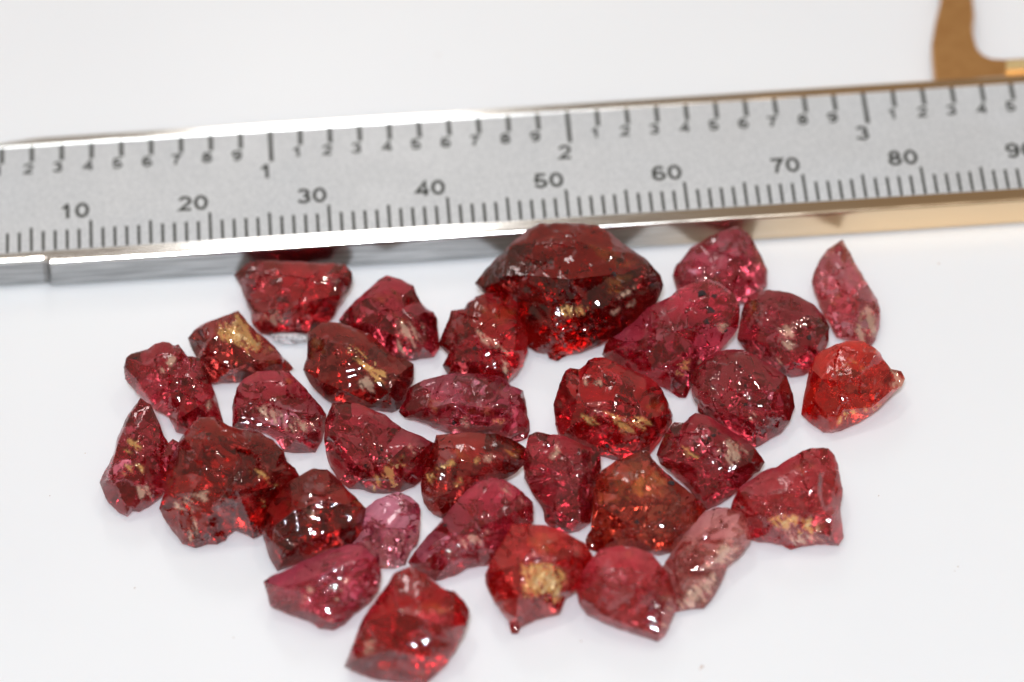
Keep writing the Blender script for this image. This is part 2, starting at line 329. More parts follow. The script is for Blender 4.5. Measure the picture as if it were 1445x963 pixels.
# blasted face between the two polished rails
zf = T_BEAM-.045
mesh_obj('scale_face', [L(-13.9, .0, zf), L(127.9, .0, zf), L(127.9, V_IN, zf), L(-13.9, V_IN, zf), L(-13.9, .0, zf-.03), L(127.9, .0, zf-.03), L(127.9, V_IN, zf-.03), L(-13.9, V_IN, zf-.03)],
         [(0, 1, 2, 3), (7, 6, 5, 4), (0, 4, 5, 1), (1, 5, 6, 2), (2, 6, 7, 3), (3, 7, 4, 0)], M_satin, cal)
zt = zf+.004
_tick = {}
def tick(s, v0, v1, wd):
    key = (round(v1-v0, 3), wd)
    if key not in _tick:
        me = bpy.data.meshes.new('tick_mark'); l_, h_ = key[0], wd/2
        me.from_pydata([L(-h_, 0, 0), L(h_, 0, 0), L(h_, l_, 0), L(-h_, l_, 0), L(-h_, 0, -.008), L(h_, 0, -.008), L(h_, l_, -.008), L(-h_, l_, -.008)], [],
                       [(0, 1, 2, 3), (7, 6, 5, 4), (0, 4, 5, 1), (1, 5, 6, 2), (2, 6, 7, 3), (3, 7, 4, 0)])
        me.materials.append(M_ink); _tick[key] = me
    o = bpy.data.objects.new('tick_mark', _tick[key]); COL.objects.link(o); o.parent = cal; o.location = L(s, v0, zt)
_num = {}
def arc(cx, cy_, rx, ry, a0, a1, n=14):
    return [(cx+rx*math.cos(math.radians(a0+(a1-a0)*i/n)), cy_+ry*math.sin(math.radians(a0+(a1-a0)*i/n))) for i in range(n+1)]
_six = [arc(.37, .31, .28, .225, 0, 360, 20), arc(.385, .5, .295, .415, 42, 182, 12)+[(.09, .35)]]
GLYPH = {'0': [arc(.37, .5, .285, .415, 0, 360, 24)], '1': [[(.44, 0), (.44, 1)], [(.42, .90), (.30, .76), (.14, .70)]],
 '2': [arc(.37, .675, .27, .24, 170, -30)+[(.10, .085), (.69, .085)]],
 '3': [arc(.36, .71, .25, .205, 160, -90), arc(.36, .295, .285, .21, 90, -165)],
 '4': [[(.53, 0), (.53, .93), (.07, .27), (.72, .27)]],
 '5': [[(.65, .915), (.20, .915), (.13, .47)]+arc(.36, .31, .29, .225, 140, -160)],
 '6': _six, '7': [[(.06, .915), (.67, .915), (.42, .5), (.30, 0)]],
 '8': [arc(.37, .715, .23, .2, 0, 360, 18), arc(.37, .295, .28, .21, 0, 360, 18)],
 '9': [[(.74-x, 1-y) for x, y in p_] for p_ in _six]}
def numeral(txt, cap, s, v, align, wd=.19):
    key = (txt, cap)
    if key not in _num:
        vs_, fs_ = [], []
        for ci, ch in enumerate(txt):
            for pl in GLYPH[ch]:
                P_ = [np.array(p) for p in pl]; closed = np.allclose(P_[0], P_[-1]); n_ = len(P_); b0_ = len(vs_)
                for i in range(n_):
                    pr = P_[i-1] if i else (P_[-2] if closed else P_[0]); nx_ = P_[i+1] if i < n_-1 else (P_[1] if closed else P_[-1])
                    d0 = P_[i]-pr; d1 = nx_-P_[i]
                    d0 = d0/np.linalg.norm(d0) if np.linalg.norm(d0) > 1e-9 else d1/np.linalg.norm(d1)
                    d1 = d1/np.linalg.norm(d1) if np.linalg.norm(d1) > 1e-9 else d0
                    nr = np.array([-(d0+d1)[1], (d0+d1)[0]]); nr = nr/(np.linalg.norm(nr)+1e-9)
                    mt = wd/2/max(.45, float(nr@np.array([-d0[1], d0[0]])))
                    for sg in (1, -1):
                        q = P_[i]+nr*mt*sg; vs_.append([(q[0]+ci*.86)*cap*.84, q[1]*cap, 0])
                for i in range(n_-1): fs_.append((b0_+2*i, b0_+2*i+1, b0_+2*i+3, b0_+2*i+2))
        xs_ = [q[0] for q in vs_]; sh = max(xs_) if align == 'R' else (max(xs_)+min(xs_))/2
        me = bpy.data.meshes.new('numeral'); me.from_pydata([L(q[0]-sh, q[1], 0) for q in vs_], [], fs_); me.materials.append(M_ink); _num[key] = me
    o = bpy.data.objects.new('numeral', _num[key]); COL.objects.link(o); o.parent = cal; o.location = L(s, v, zt+.001)
for k in range(0, 96):
    tick(k, .12, 3.55 if k % 10 == 0 else 3.05 if k % 5 == 0 else 2.55, .25)
    if k % 10 == 0: numeral(str(k), 1.85, k-.12, 3.95, 'R')
for k in range(0, 38):
    s = k*2.54
    big = k % 10 == 0
    tick(s, V_IN-(4.0 if big else 2.1), V_IN, .35)
    if big and k: numeral(str(k//10), 1.8, s-.62, V_IN-6.1, 'C')
    elif k % 10: numeral(str(k % 10), 1.3, s-.38, V_IN-3.6, 'C', .22)
# jaw of the slider standing out behind the beam
jp = [(1327, -60), (1327, 0), (1319, 33), (1314.5, 62), (1316.5, 85), (1320, 112), (1330, 124), (1480, 112), (1560, 106), (1560, 70), (1470, 80), (1416, 83), (1400, 82), (1388, 77), (1379, 67), (1374, 50), (1372, 35), (1375, 20), (1373, 0), (1366, -60)]
inv = Matrix.Rotation(-PSI, 3, 'Z')
def to_cal(p): return inv @ (Vector(p)*S-Vector((bx0*S, by0*S, 0)))
zj = 2.3
top = [to_cal(p) for p in at_z([p[0] for p in jp], [p[1] for p in jp], zj)]
n = len(top); ctr = sum((v for v in top), Vector())/n
vs, fs = [], []
for ring, (z_, ins) in enumerate(((.5, .0), (zj-.18, .0), (zj, .13))):
    for i in range(n):
        d1 = (top[(i+1) % n]-top[i-1]); nr = Vector((d1.y, -d1.x, 0)).normalized()
        v = top[i]-nr*(ins*S); v.z = z_*S; vs.append(v)
for r_ in range(2):
    for i in range(n):
        j = (i+1) % n; fs.append((r_*n+i, r_*n+j, (r_+1)*n+j, (r_+1)*n+i))
from mathutils.geometry import tessellate_polygon
tri = tessellate_polygon([[v for v in vs[2*n:]]])
fs += [tuple(2*n+i for i in f) for f in tri]; fs += [tuple(i for i in f) for f in tri]
jw = mesh_obj('inside_jaw', vs, fs, M_jaw_tint, cal, 30)
jw['label'] = 'steel jaw of the slider, warm reflection put into its colour, standing out behind the beam'
import bmesh
def fix_normals(o):
    bm = bmesh.new(); bm.from_mesh(o.data); bmesh.ops.recalc_face_normals(bm, faces=bm.faces); bm.to_mesh(o.data); bm.free()
fix_normals(jw)
# bright ledge of the slider along the back edge
lp = [(1420, 86), (1560, 78), (1560, 90), (1420, 98)]
lt = [to_cal(p) for p in at_z([p[0] for p in lp], [p[1] for p in lp], zj+.5)]
vs = [(v.x, v.y, (zj-.05)*S) for v in lt]+[(v.x, v.y, (zj+.5)*S) for v in lt]
ld_ = mesh_obj('slider_ledge', vs, [(0, 1, 5, 4), (1, 2, 6, 5), (2, 3, 7, 6), (3, 0, 4, 7), (4, 5, 6, 7), (3, 2, 1, 0)], M_ledge, cal); fix_normals(ld_)

# ------------------------------------------------------------------ the stones, read off the photograph
# crop views the outlines were read in: origin x, origin y, scale (photo pixels = origin + value / scale)
VIEW = {'A': (120, 420, 3.7028), 'B': (120, 580, 3.7028), 'C': (320, 340, 3.7028), 'D': (600, 300, 3.7028), 'E': (840, 300, 3.7028), 'F': (960, 320, 3.2111),
        'G': (540, 500, 4.3767), 'H': (760, 480, 3.7028), 'I': (360, 560, 4.3767), 'J': (360, 660, 3.1778), 'K': (560, 600, 4.3767), 'L': (660, 640, 3.4382), 'M': (900, 600, 3.4382)}
# each: colour, view, height in mm (0: from its size), label, outline, facet corners [(bulge, [(x, y)..])..], marks [(kind, polygon)..], specks [(x, y, r)..]
GEMS = [
 ('red', 'C', 3.3, 'red rough garnet tucked under the lower edge of the caliper, flat top and glittering lip',
  [(42,180),(110,122),(190,108),(330,112),(500,122),(610,126),(650,170),(655,215),(630,260),(600,310),(575,345),(560,380),(520,430),(430,475),(425,510),(350,520),(260,512),(240,490),(180,478),(140,440),(128,380),(105,310),(72,225)],
  [(1.0,[(130,370),(205,372),(290,385),(380,335),(480,305),(592,280)]),(.75,[(110,200),(330,170),(590,165)]),(.85,[(330,270)]),(.6,[(300,440),(450,410)])],
  [('tan',[(165,385),(260,370),(300,400),(280,440),(180,430)]),('amber',[(230,110),(300,118),(260,150),(200,150)])],[(200,420,8),(110,165,10)]),
 ('wine', 'C', 0, 'wine red garnet with a pale tan crusted notch, left of the tallest stone',
  [(590,415),(640,350),(715,285),(790,213),(835,188),(900,203),(970,238),(985,275),(1005,320),(1040,360),(1075,378),(1092,405),(1100,470),(1106,560),(1080,603),(1000,612),(935,628),(880,615),(800,570),(700,500),(630,455)],
  [(1.0,[(735,300),(870,425),(960,408),(1035,370)]),(.7,[(830,240),(930,280)]),(.9,[(880,500),(900,590)]),(.8,[(720,430)])],
  [('tan',[(895,430),(935,420),(1000,470),(1035,430),(1020,520),(980,560),(940,540),(920,600),(895,560)]),('amber',[(730,280),(780,265),(850,290),(800,330)]),('amber',[(850,240),(930,290),(900,300)]),('amber',[(850,380),(960,395),(920,420)])],[(860,420,8),(900,350,5),(930,530,12)]),
 ('brown', 'A', 0, 'small garnet with a bright golden top facet, near the upper left of the pile',
  [(545,215),(575,175),(605,148),(690,115),(800,76),(850,140),(900,190),(940,220),(985,260),(1010,290),(1040,325),(1090,375),(1040,388),(960,430),(850,440),(760,440),(680,450),(655,448),(620,365),(590,312),(555,248)],
  [(.9,[(612,152),(632,235),(600,318)]),(1.0,[(640,240),(770,375),(900,330),(1030,330)]),(.8,[(700,160),(870,230)]),(.6,[(690,445),(800,390)])],
  [('gold',[(700,140),(800,85),(870,170),(930,225),(985,265),(930,285),(860,290),(790,240),(720,220),(690,180)]),('amber',[(780,330),(900,290),(1010,300),(1040,330),(900,350),(800,365)])],[(780,360,10),(850,350,12),(900,330,7)]),
 ('dark', 'C', 0, 'dark brown red garnet crossed by a diagonal streak of golden glints',
  [(425,545),(428,480),(500,432),(590,435),(680,465),(740,490),(800,540),(870,608),(930,625),(970,648),(972,720),(940,800),(910,870),(860,895),(800,880),(720,880),(640,870),(560,850),(520,825),(460,770),(430,725),(404,675),(425,610)],
  [(.9,[(530,530),(610,645)]),(.8,[(410,678),(500,738),(640,795),(760,855)]),(1.0,[(640,540),(740,650),(850,790)]),(.85,[(900,700)])],
  [('amber',[(590,440),(640,440),(740,500),(700,500),(620,470)]),('gold',[(630,540),(670,550),(760,640),(830,690),(820,760),(760,740),(700,650),(640,590)]),('amber',[(440,510),(470,515),(525,570),(500,595)]),('tan',[(680,740),(760,700),(800,790),(720,780)])],[]),
 ('wine', 'A', 0, 'dark wine garnet crossed by a paler band, upper left end of the pile',
  [(205,365),(220,320),(245,298),(285,288),(330,275),(365,250),(405,236),(440,240),(462,255),(485,250),(505,275),(530,310),(560,315),(602,326),(640,400),(660,470),(690,560),(715,650),(716,680),(640,690),(560,720),(480,700),(440,622),(372,582),(310,532),(268,490),(215,422)],
  [(.95,[(500,285),(430,390),(335,530)]),(.9,[(540,312),(470,420),(360,565)]),(1.0,[(480,640),(590,570),(650,535)]),(.8,[(290,350),(400,290)]),(.9,[(560,420)])],
  [('tan',[(440,320),(480,290),(495,300),(440,370),(400,400),(395,380)]),('tan',[(640,560),(665,530),(680,540),(660,575),(642,580)])],[(480,490,10),(545,530,8),(580,490,10),(510,530,7),(260,320,14),(570,480,6)]),
 ('wine', 'A', 0, 'garnet with smooth pink upper face and rough glittering lower band, left middle of the pile',
  [(775,672),(774,570),(785,520),(800,475),(830,435),(900,392),(1060,388),(1130,460),(1190,530),(1225,570),(1254,612),(1250,680),(1232,750),(1200,806),(1100,806),(1040,802),(1000,735),(940,700),(880,690)],
  [(.9,[(785,570),(860,545),(950,540),(1060,592),(1230,615)]),(1.0,[(800,650),(960,680),(1100,740),(1220,690)]),(.7,[(900,440),(1050,440)])],
  [('tan',[(880,590),(960,560),(1010,600),(1100,640),(1210,640),(1180,700),(1080,700),(960,640)]),('amber',[(1050,420),(1080,425),(1065,455),(1040,450)]),('amber',[(985,510),(1025,515),(1000,540)])],[(940,470,9),(920,470,5),(1080,700,7)]),
 ('wine', 'B', 0, 'leftmost garnet, dark end face and two small golden glints',
  [(292,-62),(340,-30),(385,75),(405,130),(432,172),(460,150),(482,165),(470,220),(430,340),(400,440),(335,488),(280,522),(245,518),(220,549),(170,520),(125,475),(98,410),(82,375),(105,320),(130,285),(160,200),(175,140),(230,20)],
  [(1.0,[(108,365),(200,350),(285,385),(330,400)]),(.8,[(240,10),(172,165),(150,250),(110,360)]),(.9,[(270,100),(290,260)]),(.7,[(400,250)]),(.8,[(220,540),(280,400)])],
  [('gold',[(220,150),(280,155),(290,205),(260,210),(190,215),(195,200),(250,195)]),('gold',[(210,280),(240,275),(300,290),(295,325),(240,310),(225,330),(205,325)]),('tan',[(275,395),(350,400),(340,450),(280,470)])],[(270,95,9),(330,180,5),(300,230,6),(235,250,5),(290,110,5)]),
 ('brown', 'B', 0, 'large lumpy garnet with curved glossy ridges, lower left of the pile',
  [(490,175),(515,130),(545,100),(570,60),(600,38),(680,42),(740,78),(810,103),(900,112),(980,160),(1030,210),(1050,268),(1090,300),(1112,340),(1092,400),(1020,470),(940,560),(918,640),(880,660),(825,632),(780,615),(740,650),(730,672),(690,690),(640,690),(580,711),(510,690),(470,632),(430,580),(392,510),(400,480),(420,430),(408,365),(440,285)],
  [(1.0,[(440,440),(560,425),(690,395),(800,420),(900,380)]),(.95,[(520,140),(590,240),(620,330)]),(.95,[(640,150),(700,280)]),(.9,[(790,180),(820,300)]),(.6,[(520,640),(640,620)]),(.65,[(860,580)]),(.75,[(690,80),(850,150)])],
  [('tan',[(470,480),(560,440),(650,420),(640,460),(560,510),(480,510)]),('gold',[(870,310),(910,305),(1010,370),(990,400),(930,340)]),('amber',[(640,60),(730,90),(800,130),(700,150),(640,110)]),('tan',[(560,520),(590,510),(580,640),(545,690),(550,600)]),('gold',[(925,460),(945,465),(935,495)])],[(870,590,15)]),
 ('dark', 'J', 0, 'dark brown domed garnet with a row of white glints near its top',
  [(30,268),(45,215),(62,180),(120,105),(150,72),(190,50),(225,25),(262,9),(320,14),(360,45),(400,90),(450,140),(492,185),(490,260),(452,330),(380,362),(280,392),(200,422),(100,462),(68,400),(45,330)],
  [(1.0,[(90,260),(180,190),(300,150),(420,170)]),(.95,[(330,60),(310,130)]),(.8,[(80,330),(200,340),(330,290),(450,260)])],
  [('tan',[(255,200),(275,200),(272,330),(255,340)])],[]),
 ('pale', 'J', 3.2, 'palest pink garnet, see-through, between two dark stones near the front',
  [(420,355),(470,280),(488,195),(545,148),(600,128),(640,115),(690,132),(732,170),(738,212),(732,310),(720,345),(690,375),(670,435),(620,446),(560,450),(520,430),(440,400)],
  [(1.0,[(480,270),(600,268),(680,272),(720,255)]),(.6,[(570,165),(690,150)]),(.8,[(560,350),(670,330)])],
  [],[(715,175,10),(690,310,8),(650,330,10),(680,345,8)]),
 ('pink', 'J', 0, 'pink red garnet, wedge pointing left, with cluster of white glints, front left',
  [(42,512),(70,492),(130,470),(220,422),(330,376),(420,350),(480,353),(530,400),(556,450),(560,490),(545,560),(500,610),(440,652),(400,700),(350,727),(290,716),(255,690),(230,678),(150,650),(70,615),(62,570)],
  [(1.0,[(120,540),(250,500),(400,440),(520,430)]),(.8,[(230,640),(370,560),(420,440)]),(.7,[(330,690),(480,570)])],
  [('tan',[(395,520),(420,500),(370,590),(345,690),(330,690),(360,590)]),('tan',[(240,540),(255,550),(220,610),(205,605)])],[]),
 ('red', 'J', 0, 'squarish red garnet with speckled orange top, nearest the bottom edge',
  [(404,890),(440,800),(478,700),(505,655),(530,618),(600,520),(625,480),(650,465),(700,448),(760,480),(810,520),(850,552),(890,558),(930,598),(957,642),(945,700),(935,740),(900,800),(850,880),(790,942),(760,965),(700,968),(560,950),(480,925)],
  [(1.0,[(500,690),(640,640),(760,680),(880,720)]),(.7,[(620,520),(760,540),(900,600)]),(.9,[(460,860),(600,820),(780,850)])],
  [('amber',[(720,630),(780,610),(880,640),(800,665),(725,655)]),('amber',[(700,930),(760,900),(780,940),(740,960)]),('tan',[(500,780),(540,770),(530,830),(495,830)])],[(560,735,8),(700,760,6)]),
 ('red', 'D', 0, 'red garnet with orange upper window and diagonal tan flecks, touching the largest stone',
  [(75,690),(95,640),(112,600),(140,520),(205,508),(222,478),(265,445),(320,430),(440,430),(480,480),(495,560),(530,640),(530,720),(505,800),(470,850),(430,892),(300,870),(200,850),(120,842),(95,800),(125,740)],
  [(1.0,[(262,450),(248,600),(330,690),(395,725),(440,860)]),(.9,[(480,560),(370,665)]),(.75,[(210,520),(160,700)]),(.8,[(250,780)])],
  [('amber',[(270,470),(440,440),(475,520),(440,560),(330,610),(270,600)]),('tan',[(350,670),(400,690),(440,740),(430,830),(415,840),(405,740)]),('tan',[(275,620),(340,650),(345,695),(300,670)])],[(260,710,14),(200,780,10),(290,715,9),(330,480,8)]),
 ('dark', 'D', 6.6, 'largest garnet, tall dark brown red block leaning towards the caliper',
  [(266,372),(300,330),(330,290),(400,220),(450,170),(500,128),(540,90),(600,64),(740,60),(830,66),(905,76),(960,105),(1020,160),(1100,215),(1160,258),(1195,300),(1225,330),(1240,380),(1212,460),(1150,525),(1050,600),(1000,640),(900,690),(800,730),(740,742),(690,772),(650,760),(640,730),(590,725),(540,700),(530,640),(490,580),(470,445),(320,425),(288,400)],
  [(.72,[(300,398),(440,418),(560,460),(650,490),(800,520),(950,490),(1080,410),(1172,332),(1166,268)]),(.9,[(560,160),(800,150),(980,210)]),(1.0,[(420,330),(560,330),(760,350),(1000,320)]),(.5,[(660,620),(850,600),(1080,520)]),(.45,[(530,590)])],
  [('gold',[(680,500),(740,490),(850,500),(830,530),(720,540)]),('tan',[(955,520),(1010,505),(985,530)]),('tan',[(1060,490),(1095,445),(1085,490)]),('amber',[(840,140),(1000,200),(1100,260),(1020,290),(900,230)]),('amber',[(940,340),(1080,330),(1000,420),(930,420)]),('amber',[(580,300),(640,310),(620,360)]),('tan',[(1020,430),(1110,380),(1090,410),(1010,450)])],[(990,320,20),(970,300,10),(1180,380,20)]),
 ('pink', 'E', 3.7, 'plum red garnet with a peaked top, right of the tallest stone and touching the caliper',
  [(408,330),(430,275),(445,262),(500,190),(540,165),(600,130),(650,110),(700,90),(752,76),(790,110),(812,140),(832,172),(855,215),(872,255),(897,310),(890,380),(850,432),(800,470),(740,480),(640,480),(520,440),(430,410)],
  [(1.0,[(752,84),(765,200),(755,330),(742,465)]),(.8,[(520,240),(640,300)]),(.7,[(850,300)])],
  [('amber',[(580,350),(630,360),(650,410),(600,400),(560,370)])],[(590,240,10),(600,200,6),(700,170,5),(800,290,14),(790,320,10)]),
 ('pink', 'E', 0, 'long crimson garnet with patches of tiny white glints, right of the tallest stone',
  [(42,742),(55,690),(80,665),(140,628),(200,580),(280,500),(330,475),(400,440),(440,402),(500,380),(580,352),(640,370),(720,430),(752,480),(742,600),(700,660),(640,725),(560,800),(510,860),(492,920),(470,965),(440,962),(400,935),(300,880),(210,850),(100,792)],
  [(1.0,[(90,720),(250,660),(420,620),(560,580),(690,600)]),(.8,[(290,500),(300,700),(260,830)]),(.85,[(470,470),(600,440)]),(.6,[(480,800)])],
  [('gold',[(470,780),(490,775),(480,820),(455,850),(425,845)]),('amber',[(580,340),(620,350),(610,400),(560,380)]),('tan',[(640,590),(700,580),(660,640)]),('tan',[(555,770),(530,810),(550,790)])],[(560,430,40),(600,510,30),(620,440,20),(580,570,20),(680,620,15)]),
 ('wine', 'E', 0, 'rounded garnet with mottled pinkish top and amber left edge, upper right of the pile',
  [(755,600),(770,520),(785,480),(802,450),(850,420),(900,412),(962,415),(1010,425),(1050,440),(1130,480),(1182,532),(1218,600),(1215,660),(1192,740),(1165,785),(1140,815),(1090,845),(1020,857),(960,832),(900,795),(850,780),(790,720),(745,660)],
  [(1.0,[(900,480),(870,600),(910,720),(980,800)]),(.95,[(1000,520),(1120,560),(1150,700)]),(.8,[(830,460),(800,590)])],
  [('amber',[(770,520),(800,460),(840,460),(830,530),(790,560)]),('tan',[(930,730),(960,740),(985,790),(965,795)]),('tan',[(960,610),(1030,580),(1040,700),(1010,740),(960,660)])],[(1108,545,10),(1115,655,20),(985,480,8)]),
 ('red', 'H', 0, 'clear blood red garnet with gold flecks along its front ridge, centre of the pile',
  [(84,340),(98,290),(112,240),(145,165),(165,152),(215,155),(250,133),(265,112),(292,100),(345,97),(400,120),(450,150),(560,190),(620,235),(642,270),(662,312),(695,390),(690,432),(650,500),(580,592),(520,590),(432,628),(330,602),(250,562),(110,508),(92,440)],
  [(1.0,[(200,330),(320,392),(400,420),(500,440),(600,405),(690,385)]),(.85,[(285,110),(215,220),(190,310)]),(.8,[(400,220),(560,260)]),(.6,[(150,250),(120,380)]),(.65,[(250,500),(430,540)])],
  [('gold',[(320,380),(420,390),(560,410),(590,440),(540,470),(460,490),(380,450)]),('tan',[(240,205),(330,215),(325,235),(235,230)]),('amber',[(560,350),(650,300),(670,340),(580,400)]),('gold',[(225,395),(300,410),(310,440),(260,430)])],[(360,550,16),(330,390,7)]),
 ('wine', 'H', 0, 'dark garnet with a frosted glittering grey top, right of centre',
  [(790,215),(810,180),(830,140),(880,95),(940,62),(1060,55),(1120,80),(1200,132),(1250,165),(1290,192),(1322,280),(1332,350),(1310,420),(1262,480),(1180,530),(1135,556),(1060,522),(960,452),(880,402),(838,370),(835,335),(812,300)],
  [(.95,[(880,110),(860,280),(1000,380),(1130,440)]),(1.0,[(1030,110),(1120,200),(1230,270),(1200,400)]),(.7,[(1270,300)])],
  [('tan',[(1105,385),(1130,390),(1120,415),(1105,410)])],[(1050,140,14),(1080,240,12),(1100,190,9),(1080,340,14),(1250,250,9),(1000,200,8)]),
 ('wine', 'H', 0, 'garnet with black specks, a tan crust patch and glassy ripples, below the frosted one',
  [(622,600),(630,575),(642,545),(690,460),(712,434),(760,440),(790,410),(820,388),(880,402),(960,450),(1060,512),(1130,570),(1176,640),(1150,680),(1120,700),(1040,780),(950,852),(880,885),(840,842),(760,742),(700,692),(640,645)],
  [(1.0,[(720,640),(830,640),(900,600),(1000,540)]),(.85,[(790,430),(730,560)]),(.85,[(860,840),(960,700),(1110,640)]),(.9,[(740,700),(830,760)])],
  [('tan',[(940,580),(1000,520),(1060,540),(1090,590),(1060,610),(1020,660),(980,620)]),('gold',[(740,560),(780,560),(830,620),(790,625)])],[(860,525,14),(890,515,16),(915,500,14),(940,490,10),(845,465,9),(880,540,12),(960,580,14),(870,770,12),(920,765,9)]),
 ('orange', 'F', 0, 'bright orange red garnet with a clear thin chip on its right end',
  [(553,850),(560,790),(575,720),(590,640),(610,600),(640,570),(700,540),(762,520),(830,525),(878,556),(905,580),(920,610),(952,650),(1000,658),(1014,690),(1000,722),(962,752),(922,792),(890,825),(850,852),(800,885),(760,906),(692,932),(650,926),(600,892)],
  [(1.0,[(600,650),(640,690),(735,700),(810,680),(888,580)]),(.9,[(735,705),(732,800),(690,920)]),(.9,[(960,740),(870,818),(740,830)]),(.6,[(700,570),(800,560)])],
  [('gold',[(870,825),(905,810),(870,840),(820,830),(740,870),(700,910),(740,840)]),('tan',[(950,640),(1016,650),(1018,705),(965,750),(950,700)]),('amber',[(700,650),(760,600),(840,640),(760,680)])],[]),
 ('rose', 'F', 2.6, 'narrow leaf shaped pink garnet with a tan lower tip, farthest right by the caliper',
  [(602,250),(612,210),(625,178),(645,140),(670,105),(735,64),(760,110),(800,190),(825,230),(850,272),(885,330),(901,380),(897,450),(882,510),(860,540),(780,525),(710,500),(680,440),(655,405),(640,370),(610,300)],
  [(1.0,[(720,90),(740,220),(770,340),(800,450)]),(.8,[(870,335),(800,440),(775,500)]),(.7,[(660,300),(700,420)])],
  [('tan',[(868,330),(885,340),(900,385),(893,450),(875,510),(850,535),(785,520),(775,480),(800,440),(820,390)]),('amber',[(680,330),(720,310),(720,340),(690,350)]),('tan',[(650,120),(700,90),(735,80),(700,120),(660,140)])],[(875,370,9)]),
 ('pink', 'G', 0, 'broad pink red garnet in the middle with bent glassy right end',
  [(108,355),(125,315),(145,288),(170,215),(210,190),(255,165),(340,145),(400,130),(520,124),(640,130),(740,150),(790,198),(830,215),(862,228),(880,330),(892,400),(901,470),(890,510),(830,537),(790,522),(700,490),(560,485),(430,492),(380,470),(330,450),(240,410),(140,385)],
  [(1.0,[(300,330),(430,300),(600,330),(780,340),(850,250)]),(.85,[(385,140),(270,330)]),(.85,[(790,210),(800,400),(770,510)]),(.75,[(430,440),(640,440)]),(.6,[(180,270)])],
  [('tan',[(500,400),(550,395),(530,440),(480,470),(440,470)]),('amber',[(560,320),(660,330),(650,365),(580,350),(520,370)]),('amber',[(290,280),(370,270),(360,350),(300,370)]),('gold',[(690,410),(760,410),(720,445)])],[(440,420,22),(740,370,12),(650,310,10),(620,200,8)]),
 ('wine', 'I', 0, 'garnet with a smooth pink window top and gold flaked front edge, centre left',
  [(434,260),(440,150),(460,95),(482,48),(560,38),(640,50),(700,75),(800,120),(850,158),(900,200),(1000,242),(1060,268),(1106,295),(1095,330),(1062,400),(1042,500),(980,548),(900,580),(820,593),(720,586),(640,562),(580,562),(520,512),(470,432),(442,345)],
  [(1.0,[(445,240),(530,310),(625,425),(740,405),(810,410),(930,300)]),(.8,[(520,110),(700,120),(820,190)]),(.85,[(1040,310),(930,380)]),(.7,[(640,520),(900,520)])],
  [('gold',[(830,400),(910,375),(920,420),(870,450),(890,540),(840,560),(790,540),(800,450)]),('gold',[(730,500),(790,480),(780,560),(730,580),(725,540)]),('tan',[(960,300),(1000,320),(980,360),(945,330)])],[(780,330,14),(770,380,16),(680,425,16)]),
 ('brown', 'K', 0, 'brown red garnet with a broken gold line across its face, in the middle',
  [(154,370),(165,310),(180,250),(205,190),(230,132),(247,68),(330,60),(450,52),(600,60),(700,90),(750,120),(792,150),(802,190),(770,250),(720,300),(680,320),(600,345),(500,400),(400,480),(280,572),(230,550),(172,480),(155,420)],
  [(1.0,[(165,315),(250,268),(350,228),(470,228),(590,205),(790,215)]),(.75,[(260,120),(430,120),(650,120)]),(.7,[(240,450),(420,380),(620,290)])],
  [('gold',[(250,265),(340,220),(355,235),(290,265)]),('gold',[(455,230),(500,205),(500,230),(465,245)]),('tan',[(510,210),(580,190),(600,215),(540,225)]),('amber',[(360,150),(420,140),(450,200),(430,220),(380,190)]),('gold',[(175,305),(250,310),(210,350),(175,350)]),('gold',[(360,370),(390,335),(395,350),(370,385)]),('amber',[(680,150),(780,150),(740,200),(700,180)])],[(325,105,14),(610,150,16),(520,180,14)]),
 ('pink', 'K', 0, 'long pink brown garnet with square right end, lying diagonally in the lower middle',
  [(78,850),(110,790),(150,742),(230,652),(300,570),(400,450),(450,400),(500,362),(580,330),(660,340),(720,380),(780,430),(836,480),(838,600),(812,622),(760,680),(680,790),(600,850),(520,860),(440,872),(380,910),(300,942),(240,957),(170,912),(100,880)],
  [(1.0,[(285,600),(350,685),(500,635),(700,545),(832,490)]),(.8,[(560,380),(700,470)]),(.75,[(250,760),(430,760),(620,700)]),(.5,[(260,920),(500,800)])],
  [('tan',[(620,360),(690,380),(800,460),(780,490),(700,430)]),('tan',[(350,680),(450,680),(560,660),(540,740),(430,760),(360,730)])],[(300,620,16),(640,600,12)]),
 ('wine', 'K', 0, 'upright dark garnet with a whitish glint corner, narrow foot, centre front',
  [(788,240),(795,180),(802,140),(820,62),(860,48),(940,62),(1050,80),(1150,130),(1200,150),(1250,172),(1256,270),(1232,350),(1215,470),(1190,602),(1122,650),(1062,662),(980,642),(920,592),(912,540),(900,500),(850,430),(825,382),(795,330)],
  [(1.0,[(1140,150),(1150,300),(1135,600)]),(.95,[(800,320),(1000,290),(1145,275)]),(.7,[(900,110),(1030,130)]),(.9,[(980,520)]),(.7,[(1200,300)])],
  [('tan',[(1000,110),(1020,150),(960,210),(950,200)])],[(940,560,16),(1000,590,18),(1020,600,10),(990,560,10),(1110,600,8)]),
 ('amber', 'L', 0, 'orange brown garnet with flat speckled top and a glassy pink base',
  [(578,420),(590,395),(602,370),(612,250),(620,170),(635,120),(655,85),(720,40),(830,0),(872,-12),(892,30),(950,90),(1050,170),(1120,230),(1152,272),(1132,320),(1052,400),(982,480),(920,490),(830,470),(740,465),(650,480),(585,460)],
  [(.95,[(640,255),(700,290),(760,335),(830,420),(895,462)]),(1.0,[(1120,240),(1010,370),(900,470)]),(.8,[(700,100),(850,80),(980,180)]),(.9,[(850,250)]),(.6,[(700,400)])],
  [('amber',[(640,120),(830,10),(960,110),(940,200),(760,230),(640,230)])],[(980,148,22),(820,335,20),(955,350,13),(930,285,12),(915,228,8),(1065,215,8),(930,320,11),(985,330,6),(940,400,8),(1030,230,8),(890,120,5),(1000,215,6),(860,190,5)]),
